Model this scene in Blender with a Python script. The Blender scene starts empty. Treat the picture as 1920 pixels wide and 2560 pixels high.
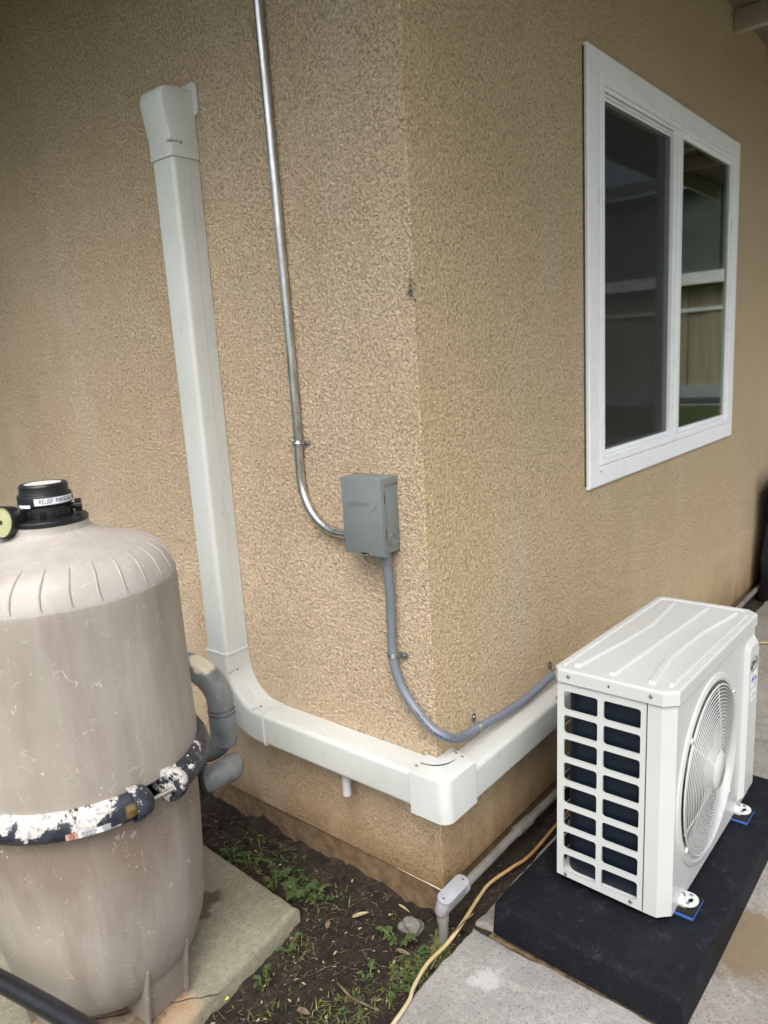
import bpy, bmesh, math, random
from mathutils import Vector, Matrix, noise
random.seed(7)
PI=math.pi
C=bpy.context.scene.collection
sc=bpy.context.scene
# ------------------------------------------------------------------ camera, sky, sun, exposure
cam_d=bpy.data.cameras.new('camera'); cam=bpy.data.objects.new('camera',cam_d); C.objects.link(cam); sc.camera=cam
cam.location=(1.0271,-1.3546,1.4608); cam.rotation_euler=(1.37308201,0.05987231,0.69302732)
cam_d.sensor_fit='VERTICAL'; cam_d.sensor_height=36; cam_d.sensor_width=27; cam_d.lens=1839.8664/2560*36
cam_d.clip_start=.02; cam_d.clip_end=600
cam_d.dof.use_dof=True; cam_d.dof.focus_distance=1.95; cam_d.dof.aperture_fstop=cam_d.lens/1000/.008
SUN_EL,SUN_AZ=math.radians(52),math.radians(-56)     # azimuth of the sun seen from the scene (x axis = 0)
w=bpy.data.worlds.new('World'); sc.world=w; w.use_nodes=True
nt=w.node_tree; bg=nt.nodes['Background']
sky=nt.nodes.new('ShaderNodeTexSky'); sky.sky_type='NISHITA'; sky.sun_disc=False
sky.sun_elevation=SUN_EL; sky.sun_rotation=PI/2-SUN_AZ; sky.air_density=1.0; sky.dust_density=4.0; sky.ozone_density=1.0
hs=nt.nodes.new('ShaderNodeHueSaturation'); hs.inputs['Saturation'].default_value=.55
tcw=nt.nodes.new('ShaderNodeTexCoord'); spw=nt.nodes.new('ShaderNodeSeparateXYZ'); nt.links.new(tcw.outputs['Generated'],spw.inputs[0])
grw=nt.nodes.new('ShaderNodeMapRange'); grw.inputs[1].default_value=0; grw.inputs[2].default_value=1; grw.inputs[3].default_value=.42; grw.inputs[4].default_value=1.5   # overcast: the zenith outshines the horizon
nt.links.new(spw.outputs[2],grw.inputs[0]); vmw=nt.nodes.new('ShaderNodeVectorMath'); vmw.operation='SCALE'; nt.links.new(hs.outputs[0],vmw.inputs[0]); nt.links.new(grw.outputs[0],vmw.inputs[3])
nt.links.new(sky.outputs[0],hs.inputs['Color']); nt.links.new(vmw.outputs[0],bg.inputs[0]); bg.inputs[1].default_value=.14
sd=bpy.data.lights.new('sun','SUN'); sun=bpy.data.objects.new('sun',sd); C.objects.link(sun)
sd.energy=.9; sd.angle=math.radians(50); sd.color=(1,.965,.90)
sv=Vector((math.cos(SUN_EL)*math.cos(SUN_AZ),math.cos(SUN_EL)*math.sin(SUN_AZ),math.sin(SUN_EL)))
sun.rotation_euler=sv.to_track_quat('Z','Y').to_euler(); sun.location=(3,-3,6)
sc.view_settings.view_transform='Standard'; sc.view_settings.look='None'; sc.view_settings.gamma=1; sc.view_settings.exposure=.92
sc.view_settings.use_curve_mapping=False
sc.cycles.max_bounces=8

# ------------------------------------------------------------------ helpers
def srgb(r,g,b):
    f=lambda c:(c/255/12.92 if c<=10 else ((c/255+.055)/1.055)**2.4)
    return (f(r),f(g),f(b),1)
class NT:
    def __init__(s,name):
        s.m=bpy.data.materials.new(name); s.m.use_nodes=True; s.t=s.m.node_tree; s.b=s.t.nodes['Principled BSDF']
        s.tc=s.t.nodes.new('ShaderNodeTexCoord')
        s.co=s.tc.outputs['Object']
    def n(s,k,**kw):
        x=s.t.nodes.new(k)
        for a,v in kw.items(): setattr(x,a,v)
        return x
    def l(s,a,b): s.t.links.new(a,b)
    def mapping(s,scale=(1,1,1),rot=(0,0,0),src=None):
        m=s.n('ShaderNodeMapping'); m.inputs['Scale'].default_value=scale; m.inputs['Rotation'].default_value=rot
        s.l(src or s.co,m.inputs[0]); return m.outputs[0]
    def noise(s,scale,detail=3,rough=.5,dist=0,src=None,col=False):
        x=s.n('ShaderNodeTexNoise'); x.inputs['Scale'].default_value=scale; x.inputs['Detail'].default_value=detail
        x.inputs['Roughness'].default_value=rough; x.inputs['Distortion'].default_value=dist
        s.l(src or s.co,x.inputs['Vector']); return x.outputs[1 if col else 0]
    def ramp(s,v,stops,interp='LINEAR'):
        x=s.n('ShaderNodeValToRGB'); x.color_ramp.interpolation=interp
        e=x.color_ramp.elements
        while len(e)<len(stops): e.new(.5)
        for i,(p,c) in enumerate(stops):
            e[i].position=p; e[i].color=c if isinstance(c,tuple) else (c,c,c,1)
        s.l(v,x.inputs[0]); return x.outputs[0]
    def mix(s,f,a,b,bt='MIX'):
        x=s.n('ShaderNodeMix',data_type='RGBA',blend_type=bt)
        for sock,v in ((x.inputs[0],f),(x.inputs[6],a),(x.inputs[7],b)):
            if isinstance(v,(int,float,tuple)): sock.default_value=v
            else: s.l(v,sock)
        return x.outputs[2]
    def math(s,op,a,b=0,c=0,clamp=False):
        x=s.n('ShaderNodeMath',operation=op); x.use_clamp=clamp
        for i,v in enumerate((a,b,c)):
            if isinstance(v,(int,float)): x.inputs[i].default_value=v
            else: s.l(v,x.inputs[i])
        return x.outputs[0]
    def sep(s,src=None):
        x=s.n('ShaderNodeSeparateXYZ'); s.l(src or s.co,x.inputs[0]); return x.outputs
    def bump(s,h,strength=1,dist=.002):
        x=s.n('ShaderNodeBump'); x.inputs['Strength'].default_value=strength; x.inputs['Distance'].default_value=dist
        s.l(h,x.inputs['Height']); 
        if s.b.inputs['Normal'].is_linked: s.l(s.b.inputs['Normal'].links[0].from_socket,x.inputs['Normal'])
        s.l(x.outputs[0],s.b.inputs['Normal'])
    def col(s,c):
        if isinstance(c,tuple): s.b.inputs['Base Color'].default_value=c
        else: s.l(c,s.b.inputs['Base Color'])
    def rough(s,v):
        if isinstance(v,(int,float)): s.b.inputs['Roughness'].default_value=v
        else: s.l(v,s.b.inputs['Roughness'])
    def metal(s,v): s.b.inputs['Metallic'].default_value=v
    def world(s):
        g=s.n('ShaderNodeNewGeometry'); s.co=g.outputs['Position']; return s

def painted(name,c,rough=.45,var=.06,nscale=6,bump=0,metal=0,dirt=None):
    s=NT(name); f=s.noise(nscale,4,.6)
    dk=tuple(x*(1-var*2) for x in c[:3])+(1,); lt=tuple(min(1,x*(1+var)) for x in c[:3])+(1,)
    base=s.ramp(f,[(.3,dk),(.7,lt)])
    if dirt:
        d=s.ramp(s.noise(nscale*3,6,.75,.4),[(.56,0.),(.72,1.)]); base=s.mix(s.math('MULTIPLY',d,dirt[1]),base,dirt[0])
    s.col(base); s.rough(s.math('MULTIPLY_ADD',s.noise(nscale*5,3),.25,rough-.12)); s.metal(metal)
    if bump: s.bump(s.noise(nscale*60,3),bump,.001)
    return s.m

def tagit(o,label=None,cat=None,group=None,kind=None):
    if label:o['label']=label
    if cat:o['category']=cat
    if group:o['group']=group
    if kind:o['kind']=kind
    return o
def thing(name,label,cat,loc=(0,0,0),rot=(0,0,0),group=None):
    o=bpy.data.objects.new(name,None); C.objects.link(o); o.empty_display_size=.05
    o.location=loc; o.rotation_euler=rot
    return tagit(o,label,cat,group)
def link(name,me,mat,parent=None,smooth=True,angle=35):
    o=bpy.data.objects.new(name,me); C.objects.link(o)
    if parent: o.parent=parent
    for mm in (mat if isinstance(mat,(list,tuple)) else [mat]): me.materials.append(mm)
    if smooth and len(me.polygons):
        me.polygons.foreach_set('use_smooth',[True]*len(me.polygons))
        try: me.set_sharp_from_angle(angle=math.radians(angle))
        except Exception: pass
    return o
class B:
    """collects geometry for one mesh"""
    def __init__(s): s.b=bmesh.new(); s.mi=0
    def add(s,verts,faces):
        vs=[s.b.verts.new(v) for v in verts]
        for f in faces:
            try:
                x=s.b.faces.new([vs[i] for i in f]); x.material_index=s.mi
            except ValueError: pass
        return vs
    def box(s,a,b,bev=0,seg=2,M=None):
        x0,y0,z0=a;x1,y1,z1=b
        t=bmesh.new(); bmesh.ops.create_cube(t,size=1)
        for v in t.verts: v.co=Vector(((x0+x1)/2+v.co.x*(x1-x0),(y0+y1)/2+v.co.y*(y1-y0),(z0+z1)/2+v.co.z*(z1-z0)))
        if bev: bmesh.ops.bevel(t,geom=t.edges[:],offset=bev,segments=seg,affect='EDGES',profile=.5)
        s.merge(t,M)
    def merge(s,t,M=None):
        t.verts.index_update()
        s.add([(M@v.co if M else v.co.copy()) for v in t.verts],[[v.index for v in f.verts] for f in t.faces]); t.free()
    def mesh(s,me,M=None):
        s.add([(M@v.co if M else v.co.copy()) for v in me.vertices],[list(p.vertices) for p in me.polygons])
    def tube(s,path,r,seg=14,cap=True):
        P=[Vector(p) for p in path]; n=len(P); rr=r if isinstance(r,(list,tuple)) else [r]*n
        T=[(P[min(i+1,n-1)]-P[max(i-1,0)]).normalized() for i in range(n)]
        up=Vector((0,0,1)) if abs(T[0].z)<.9 else Vector((1,0,0))
        N=(up-T[0]*up.dot(T[0])).normalized(); vs=[]
        for i in range(n):
            N=(N-T[i]*N.dot(T[i])).normalized(); Bn=T[i].cross(N)
            for k in range(seg):
                a=2*PI*k/seg; vs.append(P[i]+(N*math.cos(a)+Bn*math.sin(a))*rr[i])
        fs=[[i*seg+k,i*seg+(k+1)%seg,(i+1)*seg+(k+1)%seg,(i+1)*seg+k] for i in range(n-1) for k in range(seg)]
        if cap: fs+= [list(range(seg))[::-1],[(n-1)*seg+k for k in range(seg)]]
        s.add(vs,fs)
    def cyl(s,a,b,r,seg=24,r2=None): s.tube([a,b],[r,r2 if r2 is not None else r],seg)
    def lathe(s,prof,seg=48,M=None,a0=0,a1=2*PI,close=False):
        full=abs(a1-a0-2*PI)<1e-6; n=seg if full else seg+1; vs=[]
        for r,z in prof:
            for k in range(n):
                a=a0+(a1-a0)*k/seg; v=Vector((r*math.cos(a),r*math.sin(a),z)); vs.append(M@v if M else v)
        m=len(prof); fs=[]
        for i in range(m if close else m-1):
            j=(i+1)%m
            for k in range(seg):
                k2=(k+1)%n; fs.append([i*n+k,i*n+k2,j*n+k2,j*n+k])
        if close and not full: fs+=[[i*n for i in range(m)][::-1],[i*n+n-1 for i in range(m)]]
        s.add(vs,fs)
    def sweep(s,prof,frames,closed=True,cap=True):
        """prof: list of (u,v); frames: functions (u,v)->Vector"""
        m=len(prof); vs=[f(u,v) for f in frames for u,v in prof]; fs=[]
        for i in range(len(frames)-1):
            for k in range(m if closed else m-1):
                k2=(k+1)%m; fs.append([i*m+k,i*m+k2,(i+1)*m+k2,(i+1)*m+k])
        if cap: fs+=[list(range(m))[::-1],[(len(frames)-1)*m+k for k in range(m)]]
        s.add(vs,fs)
    def done(s,name,mat,parent=None,smooth=True,angle=35,wd=True):
        if wd: bmesh.ops.remove_doubles(s.b,verts=s.b.verts,dist=1e-5)
        bmesh.ops.recalc_face_normals(s.b,faces=s.b.faces)
        me=bpy.data.meshes.new(name); s.b.to_mesh(me); s.b.free()
        return link(name,me,mat,parent,smooth,angle)
def rrect(x0,y0,x1,y1,r,n=5):
    out=[]
    for cx,cy,a in ((x1-r,y1-r,0),(x0+r,y1-r,90),(x0+r,y0+r,180),(x1-r,y0+r,270)):
        for i in range(n+1):
            t=math.radians(a+90*i/n); out.append((cx+r*math.cos(t),cy+r*math.sin(t)))
    return out
def circ(cx,cy,r,n=64,ry=None): return [(cx+r*math.cos(2*PI*i/n),cy+(ry or r)*math.sin(2*PI*i/n)) for i in range(n)]
def curve_mesh(loops,thick,bevel=0):
    cu=bpy.data.curves.new('t','CURVE'); cu.dimensions='2D'; cu.fill_mode='BOTH'; cu.extrude=thick/2
    if bevel: cu.bevel_depth=bevel; cu.bevel_resolution=1; cu.offset=-bevel
    for L in loops:
        sp=cu.splines.new('POLY'); sp.points.add(len(L)-1)
        for p,(x,y) in zip(sp.points,L): p.co=(x,y,0,1)
        sp.use_cyclic_u=True
    o=bpy.data.objects.new('t',cu); C.objects.link(o); dg=bpy.context.evaluated_depsgraph_get()
    me=bpy.data.meshes.new_from_object(o.evaluated_get(dg)); bpy.data.objects.remove(o); bpy.data.curves.remove(cu); return me
def text_mesh(txt,size,thick=.0002,sx=1,bold=0,align='CENTER',space=1):
    cu=bpy.data.curves.new('t','FONT'); cu.body=txt; cu.size=size; cu.extrude=thick/2; cu.align_x=align; cu.align_y='CENTER'; cu.offset=bold; cu.space_character=space
    o=bpy.data.objects.new('t',cu); C.objects.link(o); dg=bpy.context.evaluated_depsgraph_get()
    me=bpy.data.meshes.new_from_object(o.evaluated_get(dg)); bpy.data.objects.remove(o); bpy.data.curves.remove(cu)
    for v in me.vertices: v.co.x*=sx
    return me
def Mx(o,x,y,z):
    """matrix from local axes"""
    o,x,y,z=map(Vector,(o,x,y,z)); m=Matrix.Identity(4)
    for i in range(3): m[i][0]=x[i];m[i][1]=y[i];m[i][2]=z[i];m[i][3]=o[i]
    return m
def spline(pts,n=8):
    P=[Vector(p) for p in pts]; out=[]
    for i in range(len(P)-1):
        p0=P[max(i-1,0)];p1=P[i];p2=P[i+1];p3=P[min(i+2,len(P)-1)]
        for k in range(n):
            t=k/n; out.append(.5*((2*p1)+(p2-p0)*t+(2*p0-5*p1+4*p2-p3)*t*t+(3*p1-p0-3*p2+p3)*t**3))
    out.append(P[-1]); return out
def screw(b,p,n,r=.004,h=.002):
    """pan head screw with a cross slot, in its own frame"""
    n=Vector(n).normalized(); a=n.orthogonal().normalized(); c=n.cross(a); M=Mx(p,a,c,n)
    b.lathe([(0,h),(r*.5,h*.95),(r*.85,h*.6),(r,0)],14,M)

# ------------------------------------------------------------------ materials
def stucco_mat():
    s=NT('stucco').world()
    co=s.co
    warp=s.noise(45,2,.5,col=True,src=co)
    vm=s.n('ShaderNodeVectorMath',operation='SCALE'); s.l(warp,vm.inputs[0]); vm.inputs[3].default_value=.009
    va=s.n('ShaderNodeVectorMath',operation='ADD'); s.l(co,va.inputs[0]); s.l(vm.outputs[0],va.inputs[1]); wc=va.outputs[0]
    n1=s.noise(140,2.5,.62,0,src=wc); n2=s.noise(270,2,.5,0,src=wc); n3=s.noise(14,2,.5,0,src=co)
    # thin curly grooves where the noise crosses its middle value, broken up by a second noise
    g=s.math('ABSOLUTE',s.math('SUBTRACT',n1,.5)); g=s.ramp(g,[(0.0,0.),(.055,1.)])
    g2=s.math('ABSOLUTE',s.math('SUBTRACT',n2,.5)); g2=s.ramp(g2,[(0.0,.25),(.045,1.)])
    msk=s.ramp(s.noise(104,2,.6,src=co),[(.42,.0),(.60,1.)]); msk=s.math('MULTIPLY',msk,s.ramp(s.noise(24,2,.5,src=co),[(.3,.65),(.6,1.)])); inv=s.math('SUBTRACT',1,g); pit=s.math('MULTIPLY',inv,msk)
    h=s.math('MULTIPLY',pit,-.75); h=s.math('ADD',h,s.math('MULTIPLY',n1,.9)); h=s.math('ADD',h,s.math('MULTIPLY',s.noise(115,3,.7,.3,src=co),1.6))
    x,y,z=s.sep(co)
    low=s.ramp(s.math('ADD',z,s.math('MULTIPLY',n3,.25)),[(.42,.0),(.62,1.)])      # float finish below the duct is smoother
    amp=s.math('MULTIPLY_ADD',low,.5,.5)
    hh=s.math('MULTIPLY',h,amp)
    s.bump(hh,1.0,.0070)
    big=s.noise(2.3,4,.6,src=co); mid=s.noise(9,4,.6,src=co)
    base=s.ramp(big,[(.3,srgb(206,184,156)),(.7,srgb(217,196,168))])
    base=s.mix(s.ramp(mid,[(.4,0.),(.75,.5)]),base,srgb(219,198,170))
    # warmer light on the right wall is put into its colour as a yellower tint
    isR=s.ramp(s.math('ADD',s.math('MULTIPLY',x,30),1.0),[(.84,0.),(.97,1.)])
    base=s.mix(s.math('MULTIPLY',isR,.6),base,srgb(221,196,152))
    # pits of the texture hold grime
    crev=pit
    base=s.mix(s.math('MULTIPLY',crev,s.math('MULTIPLY',s.math('MULTIPLY_ADD',low,.10,.20),s.ramp(s.noise(1.7,3,.5,src=co),[(.35,.55),(.62,1.15)]))),base,srgb(112,90,64))
    # splash soil stain on the lowest course, with shade under the duct in its colour
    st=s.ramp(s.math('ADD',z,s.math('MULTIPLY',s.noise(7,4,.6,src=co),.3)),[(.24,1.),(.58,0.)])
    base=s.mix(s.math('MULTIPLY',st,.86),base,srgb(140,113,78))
    st3=s.math('MULTIPLY',s.ramp(s.math('ADD',z,s.math('MULTIPLY',s.noise(18,5,.7,src=co),.12)),[(.15,1.),(.24,0.)]),.35)
    base=s.mix(st3,base,srgb(104,80,54))
    # paler patches scattered over the wall, drawn out vertically
    my=s.mapping((3,3,.8),src=co); bl=s.ramp(s.noise(1.2,4,.6,src=my),[(.52,0.),(.75,.35)])
    base=s.mix(bl,base,srgb(224,212,198))
    # chip on the corner: grey base coat showing
    d=s.n('ShaderNodeVectorMath',operation='DISTANCE'); 
    jm=s.n('ShaderNodeVectorMath',operation='ADD'); sc_=s.n('ShaderNodeVectorMath',operation='SCALE'); s.l(s.noise(80,3,.6,col=True,src=co),sc_.inputs[0]); sc_.inputs[3].default_value=.035
    s.l(s.mapping((1,1,.42),src=co),jm.inputs[0]); s.l(sc_.outputs[0],jm.inputs[1]); s.l(jm.outputs[0],d.inputs[0]); d.inputs[1].default_value=(.012,.012,.42*CHIPZ+.017)
    chip=s.ramp(d.outputs['Value'],[(.0105,1.),(.0125,0.)])
    base=s.mix(chip,base,s.ramp(s.noise(160,2,.5,src=co),[(.4,srgb(70,66,62)),(.62,srgb(160,152,140))]))
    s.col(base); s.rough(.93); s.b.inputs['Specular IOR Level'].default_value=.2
    return s.m
CHIPZ=1.622
def concrete(name,c1,c2,blotch=None,pits=1.0):
    s=NT(name).world()
    big=s.noise(3.2,5,.62); fine=s.noise(60,4,.7); vf=s.noise(420,2,.6)
    base=s.ramp(big,[(.32,c1),(.68,c2)])
    base=s.mix(s.ramp(fine,[(.3,.32),(.65,0.)]),base,tuple(x*.42 for x in c1[:3])+(1,))
    base=s.mix(s.ramp(vf,[(.6,0.),(.75,.55)]),base,tuple(min(1,x*1.5) for x in c2[:3])+(1,))
    base=s.mix(s.ramp(s.noise(34,5,.75),[(.52,0.),(.66,.4)]),base,tuple(min(1,x*1.22) for x in c2[:3])+(1,))
    base=s.mix(s.ramp(s.noise(180,2,.6),[(.32,.75),(.42,0.)]),base,tuple(x*.4 for x in c1[:3])+(1,))
    if blotch:
        for (bx,by,rad,colr,amt,ns) in blotch:
            d=s.n('ShaderNodeVectorMath',operation='DISTANCE'); s.l(s.co,d.inputs[0]); d.inputs[1].default_value=(bx,by,.05)
            v=s.math('ADD',d.outputs['Value'],s.math('MULTIPLY',s.math('SUBTRACT',s.noise(ns,5,.75),.5),rad*2.6))
            base=s.mix(s.ramp(v,[(rad*.75,amt),(rad*1.15,0.)]),base,colr)
    s.col(base); s.rough(.9); s.bump(s.math('ADD',s.math('MULTIPLY',fine,1.0),s.math('MULTIPLY',vf,.5)),.55*pits,.002)
    return s.m
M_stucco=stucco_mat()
s=NT('foundation_concrete').world()
s.col(s.mix(s.ramp(s.noise(30,5,.7),[(.35,0.),(.7,1.)]),srgb(92,74,52),srgb(132,110,82))); s.rough(.95)
s.bump(s.noise(90,5,.7),.8,.004); M_found=s.m
PATCH=[(.215,-.13,.03,srgb(205,206,204),.5,150),(.19,-.155,.015,srgb(205,208,206),.4,190),(.66,.36,.12,srgb(112,92,68),.8,16),(.60,-.35,.12,srgb(200,190,170),.6,22),(.30,-.28,.03,srgb(110,110,106),.5,30),(.75,.05,.10,srgb(196,190,178),.5,26)]
M_conc=concrete('patio_concrete',srgb(116,115,111),srgb(168,167,163),PATCH)
M_conc_low=concrete('patio_concrete_lower',srgb(120,117,110),srgb(152,149,142),[(.16,.14,.05,srgb(120,108,88),.5,30),(.665,.33,.12,srgb(108,90,66),.8,16)])
M_slab=concrete('equipment_slab_concrete',srgb(128,124,106),srgb(156,152,132),[(-.355,-.63,.075,srgb(92,66,46),.75,22),(-.545,-.35,.035,srgb(86,66,48),.85,34),(-.515,-.395,.022,srgb(90,70,52),.8,34),(-.48,-.78,.10,srgb(130,104,88),.6,12),(-.28,-.62,.05,srgb(176,150,120),.6,30),(-.5,-.7,.12,srgb(90,70,54),.6,14)],.6)
def soil_mat():
    s=NT('damp_soil').world()
    a=s.noise(9,5,.65); b=s.noise(70,5,.75); c=s.noise(300,3,.7)
    base=s.ramp(a,[(.3,srgb(34,26,19)),(.55,srgb(58,47,36)),(.8,srgb(92,80,64))])
    base=s.mix(s.ramp(s.noise(6,5,.7,.3),[(.56,0.),(.66,.75)]),base,srgb(112,98,82))
    base=s.mix(s.ramp(b,[(.35,.8),(.6,0.)]),base,srgb(24,18,12))
    base=s.mix(s.ramp(c,[(.64,0.),(.74,.7)]),base,srgb(138,122,98))
    base=s.mix(s.ramp(s.noise(16,4,.7),[(.58,0.),(.72,.6)]),base,srgb(62,66,32))
    s.col(base); s.rough(.95); s.bump(s.math('ADD',b,s.math('MULTIPLY',c,.6)),1,.012); return s.m
M_soil=soil_mat()
s=NT('lawn_grass').world(); s.col(s.ramp(s.noise(3,5,.7),[(.3,srgb(52,72,30)),(.7,srgb(92,106,50))])); s.rough(.95); s.bump(s.noise(60,4,.8),1,.05); M_lawn=s.m

def duct_mat():
    s=NT('duct_vinyl').world()
    base=s.ramp(s.noise(3,3,.6),[(.3,srgb(194,198,195)),(.7,srgb(205,209,206))])
    base=s.mix(s.ramp(s.noise(28,6,.8,.6,src=s.mapping((1,1,.45))),[(.56,0.),(.75,.45)]),base,srgb(156,154,142))
    base=s.mix(s.ramp(s.noise(120,3,.7),[(.68,0.),(.74,.4)]),base,srgb(228,230,228))
    s.col(base); s.rough(s.math('MULTIPLY_ADD',s.noise(9,4,.6),.2,.30)); s.bump(s.noise(14,3,.5),.10,.004); return s.m
M_duct=duct_mat()
M_dark=painted('dark_recess',srgb(22,22,22),.8)
M_zinc=painted('zinc_screw',srgb(165,168,170),.35,metal=.9,nscale=40)
M_galv=NT('galvanized_steel').world(); s=M_galv
s.col(s.ramp(s.noise(60,4,.7,src=s.mapping((1,1,.25))),[(.35,srgb(178,180,180)),(.65,srgb(222,224,222))])); s.metal(1); s.rough(s.math('MULTIPLY_ADD',s.noise(90,4,.7,src=s.mapping((1,1,.2))),.3,.16)); s.bump(s.noise(130,3,.6,src=s.mapping((1,1,.3))),.12,.001); M_galv=s.m
M_boxgrey=painted('grey_enamel',srgb(120,128,129),.42,.04,10,.05)
M_flexgrey=NT('liquidtight_conduit'); s=M_flexgrey
s.col(s.mix(s.ramp(s.noise(10,4,.6),[(.3,0.),(.8,.5)]),srgb(110,117,128),srgb(130,136,146))); s.rough(.38); M_flexgrey=s.m
M_print=painted('ink_grey',srgb(62,66,86),.5)
M_pvcw=painted('white_pvc',srgb(196,196,200),.35,.04,14)
M_conduit=painted('grey_pvc_conduit',srgb(122,120,114),.6,.16,9,.1,dirt=(srgb(84,74,60),.85))
M_conduit2=painted('conduit_body_pvc',srgb(158,160,165),.5,.07,20,.06,dirt=(srgb(120,112,104),.45))
M_pipe=NT('weathered_grey_pvc').world(); s=M_pipe
b_=s.ramp(s.noise(14,5,.7,.3),[(.3,srgb(100,106,110)),(.7,srgb(140,145,145))])
d=s.n('ShaderNodeVectorMath',operation='DISTANCE'); s.l(s.co,d.inputs[0]); d.inputs[1].default_value=(-.640,-.215,.676)
b_=s.mix(s.ramp(s.math('ADD',d.outputs['Value'],s.math('MULTIPLY',s.noise(40,3),.03)),[(.048,1.),(.056,0.)]),b_,srgb(214,206,184))
b_=s.mix(s.ramp(s.noise(150,2,.5),[(.73,0.),(.76,.9)]),b_,srgb(225,222,214)); s.col(b_); s.rough(.34); s.bump(s.noise(60,4),.12,.002); M_pipe=s.m
M_pipeblk=painted('black_plastic',srgb(26,27,30),.38,.15,16,.1,dirt=(srgb(90,88,84),.35))
M_yellow=NT('yellow_cord').world(); s=M_yellow
x_,y_,z_=s.sep(); yb=s.ramp(s.noise(20,5,.7),[(.3,srgb(158,138,92)),(.7,srgb(200,180,130))])
yb=s.mix(s.ramp(y_,[(.10,0.),(.25,.8),(.8,.8),(.97,0.)]),yb,srgb(158,112,64)); yb=s.mix(s.ramp(s.math('ADD',y_,1),[(.76,.55),(.80,0.)]),yb,srgb(190,180,156)); s.col(yb); s.rough(.6); M_yellow=s.m
M_white=NT('condenser_white_paint'); s=M_white
s.col(s.ramp(s.noise(2,3),[(.3,srgb(190,194,192)),(.7,srgb(198,202,200))])); s.rough(.28); s.bump(s.noise(420,2),.03,.0006); s.b.inputs['Coat Weight'].default_value=.15; M_white=s.m
M_vinyl=NT('white_window_vinyl').world(); s=M_vinyl
s.col(s.mix(s.ramp(s.noise(16,5,.75),[(.52,0.),(.75,.35)]),srgb(242,244,245),srgb(206,203,194))); s.rough(.38); M_vinyl=s.m
M_caulk=painted('old_caulk',srgb(176,164,148),.9,.15,60,.4)
M_foam=NT('black_pad_shell'); s=M_foam
pb=s.ramp(s.noise(5,5,.65),[(.3,srgb(12,14,19)),(.75,srgb(20,23,30))])
pb=s.mix(s.ramp(s.noise(22,7,.88,.9),[(.54,0.),(.75,.6)]),pb,srgb(66,70,80))
pb=s.mix(s.ramp(s.noise(230,2),[(.74,0.),(.77,.7)]),pb,srgb(130,130,130)); s.col(pb); s.rough(s.math('MULTIPLY_ADD',s.noise(12,4),.3,.48)); s.b.inputs['Specular IOR Level'].default_value=.25; s.bump(s.noise(160,4,.7),.35,.002); s.bump(s.noise(7,3),.5,.01); M_foam=s.m
M_blue=painted('blue_foam',srgb(52,98,176),.6,.08,40,.1)
M_rubber=painted('black_rubber',srgb(20,20,20),.6,.1,30,.1)
M_coil=NT('coil_fins'); s=M_coil
xx,yy,zz=s.sep(); wv=s.n('ShaderNodeTexWave',wave_type='BANDS',bands_direction='X'); wv.inputs['Scale'].default_value=160; s.l(s.co,wv.inputs[0])
s.col(s.mix(wv.outputs[0],srgb(6,12,22),srgb(18,36,54))); s.rough(.4); s.metal(.3); s.bump(wv.outputs[0],.4,.001); M_coil=s.m
M_inner=painted('fan_grey',srgb(104,106,104),.5)
M_ink=painted('black_ink',srgb(22,24,28),.4); M_inkblue=painted('blue_ink',srgb(56,58,130),.4); M_sticker=painted('white_sticker',srgb(238,238,246),.35)
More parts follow.
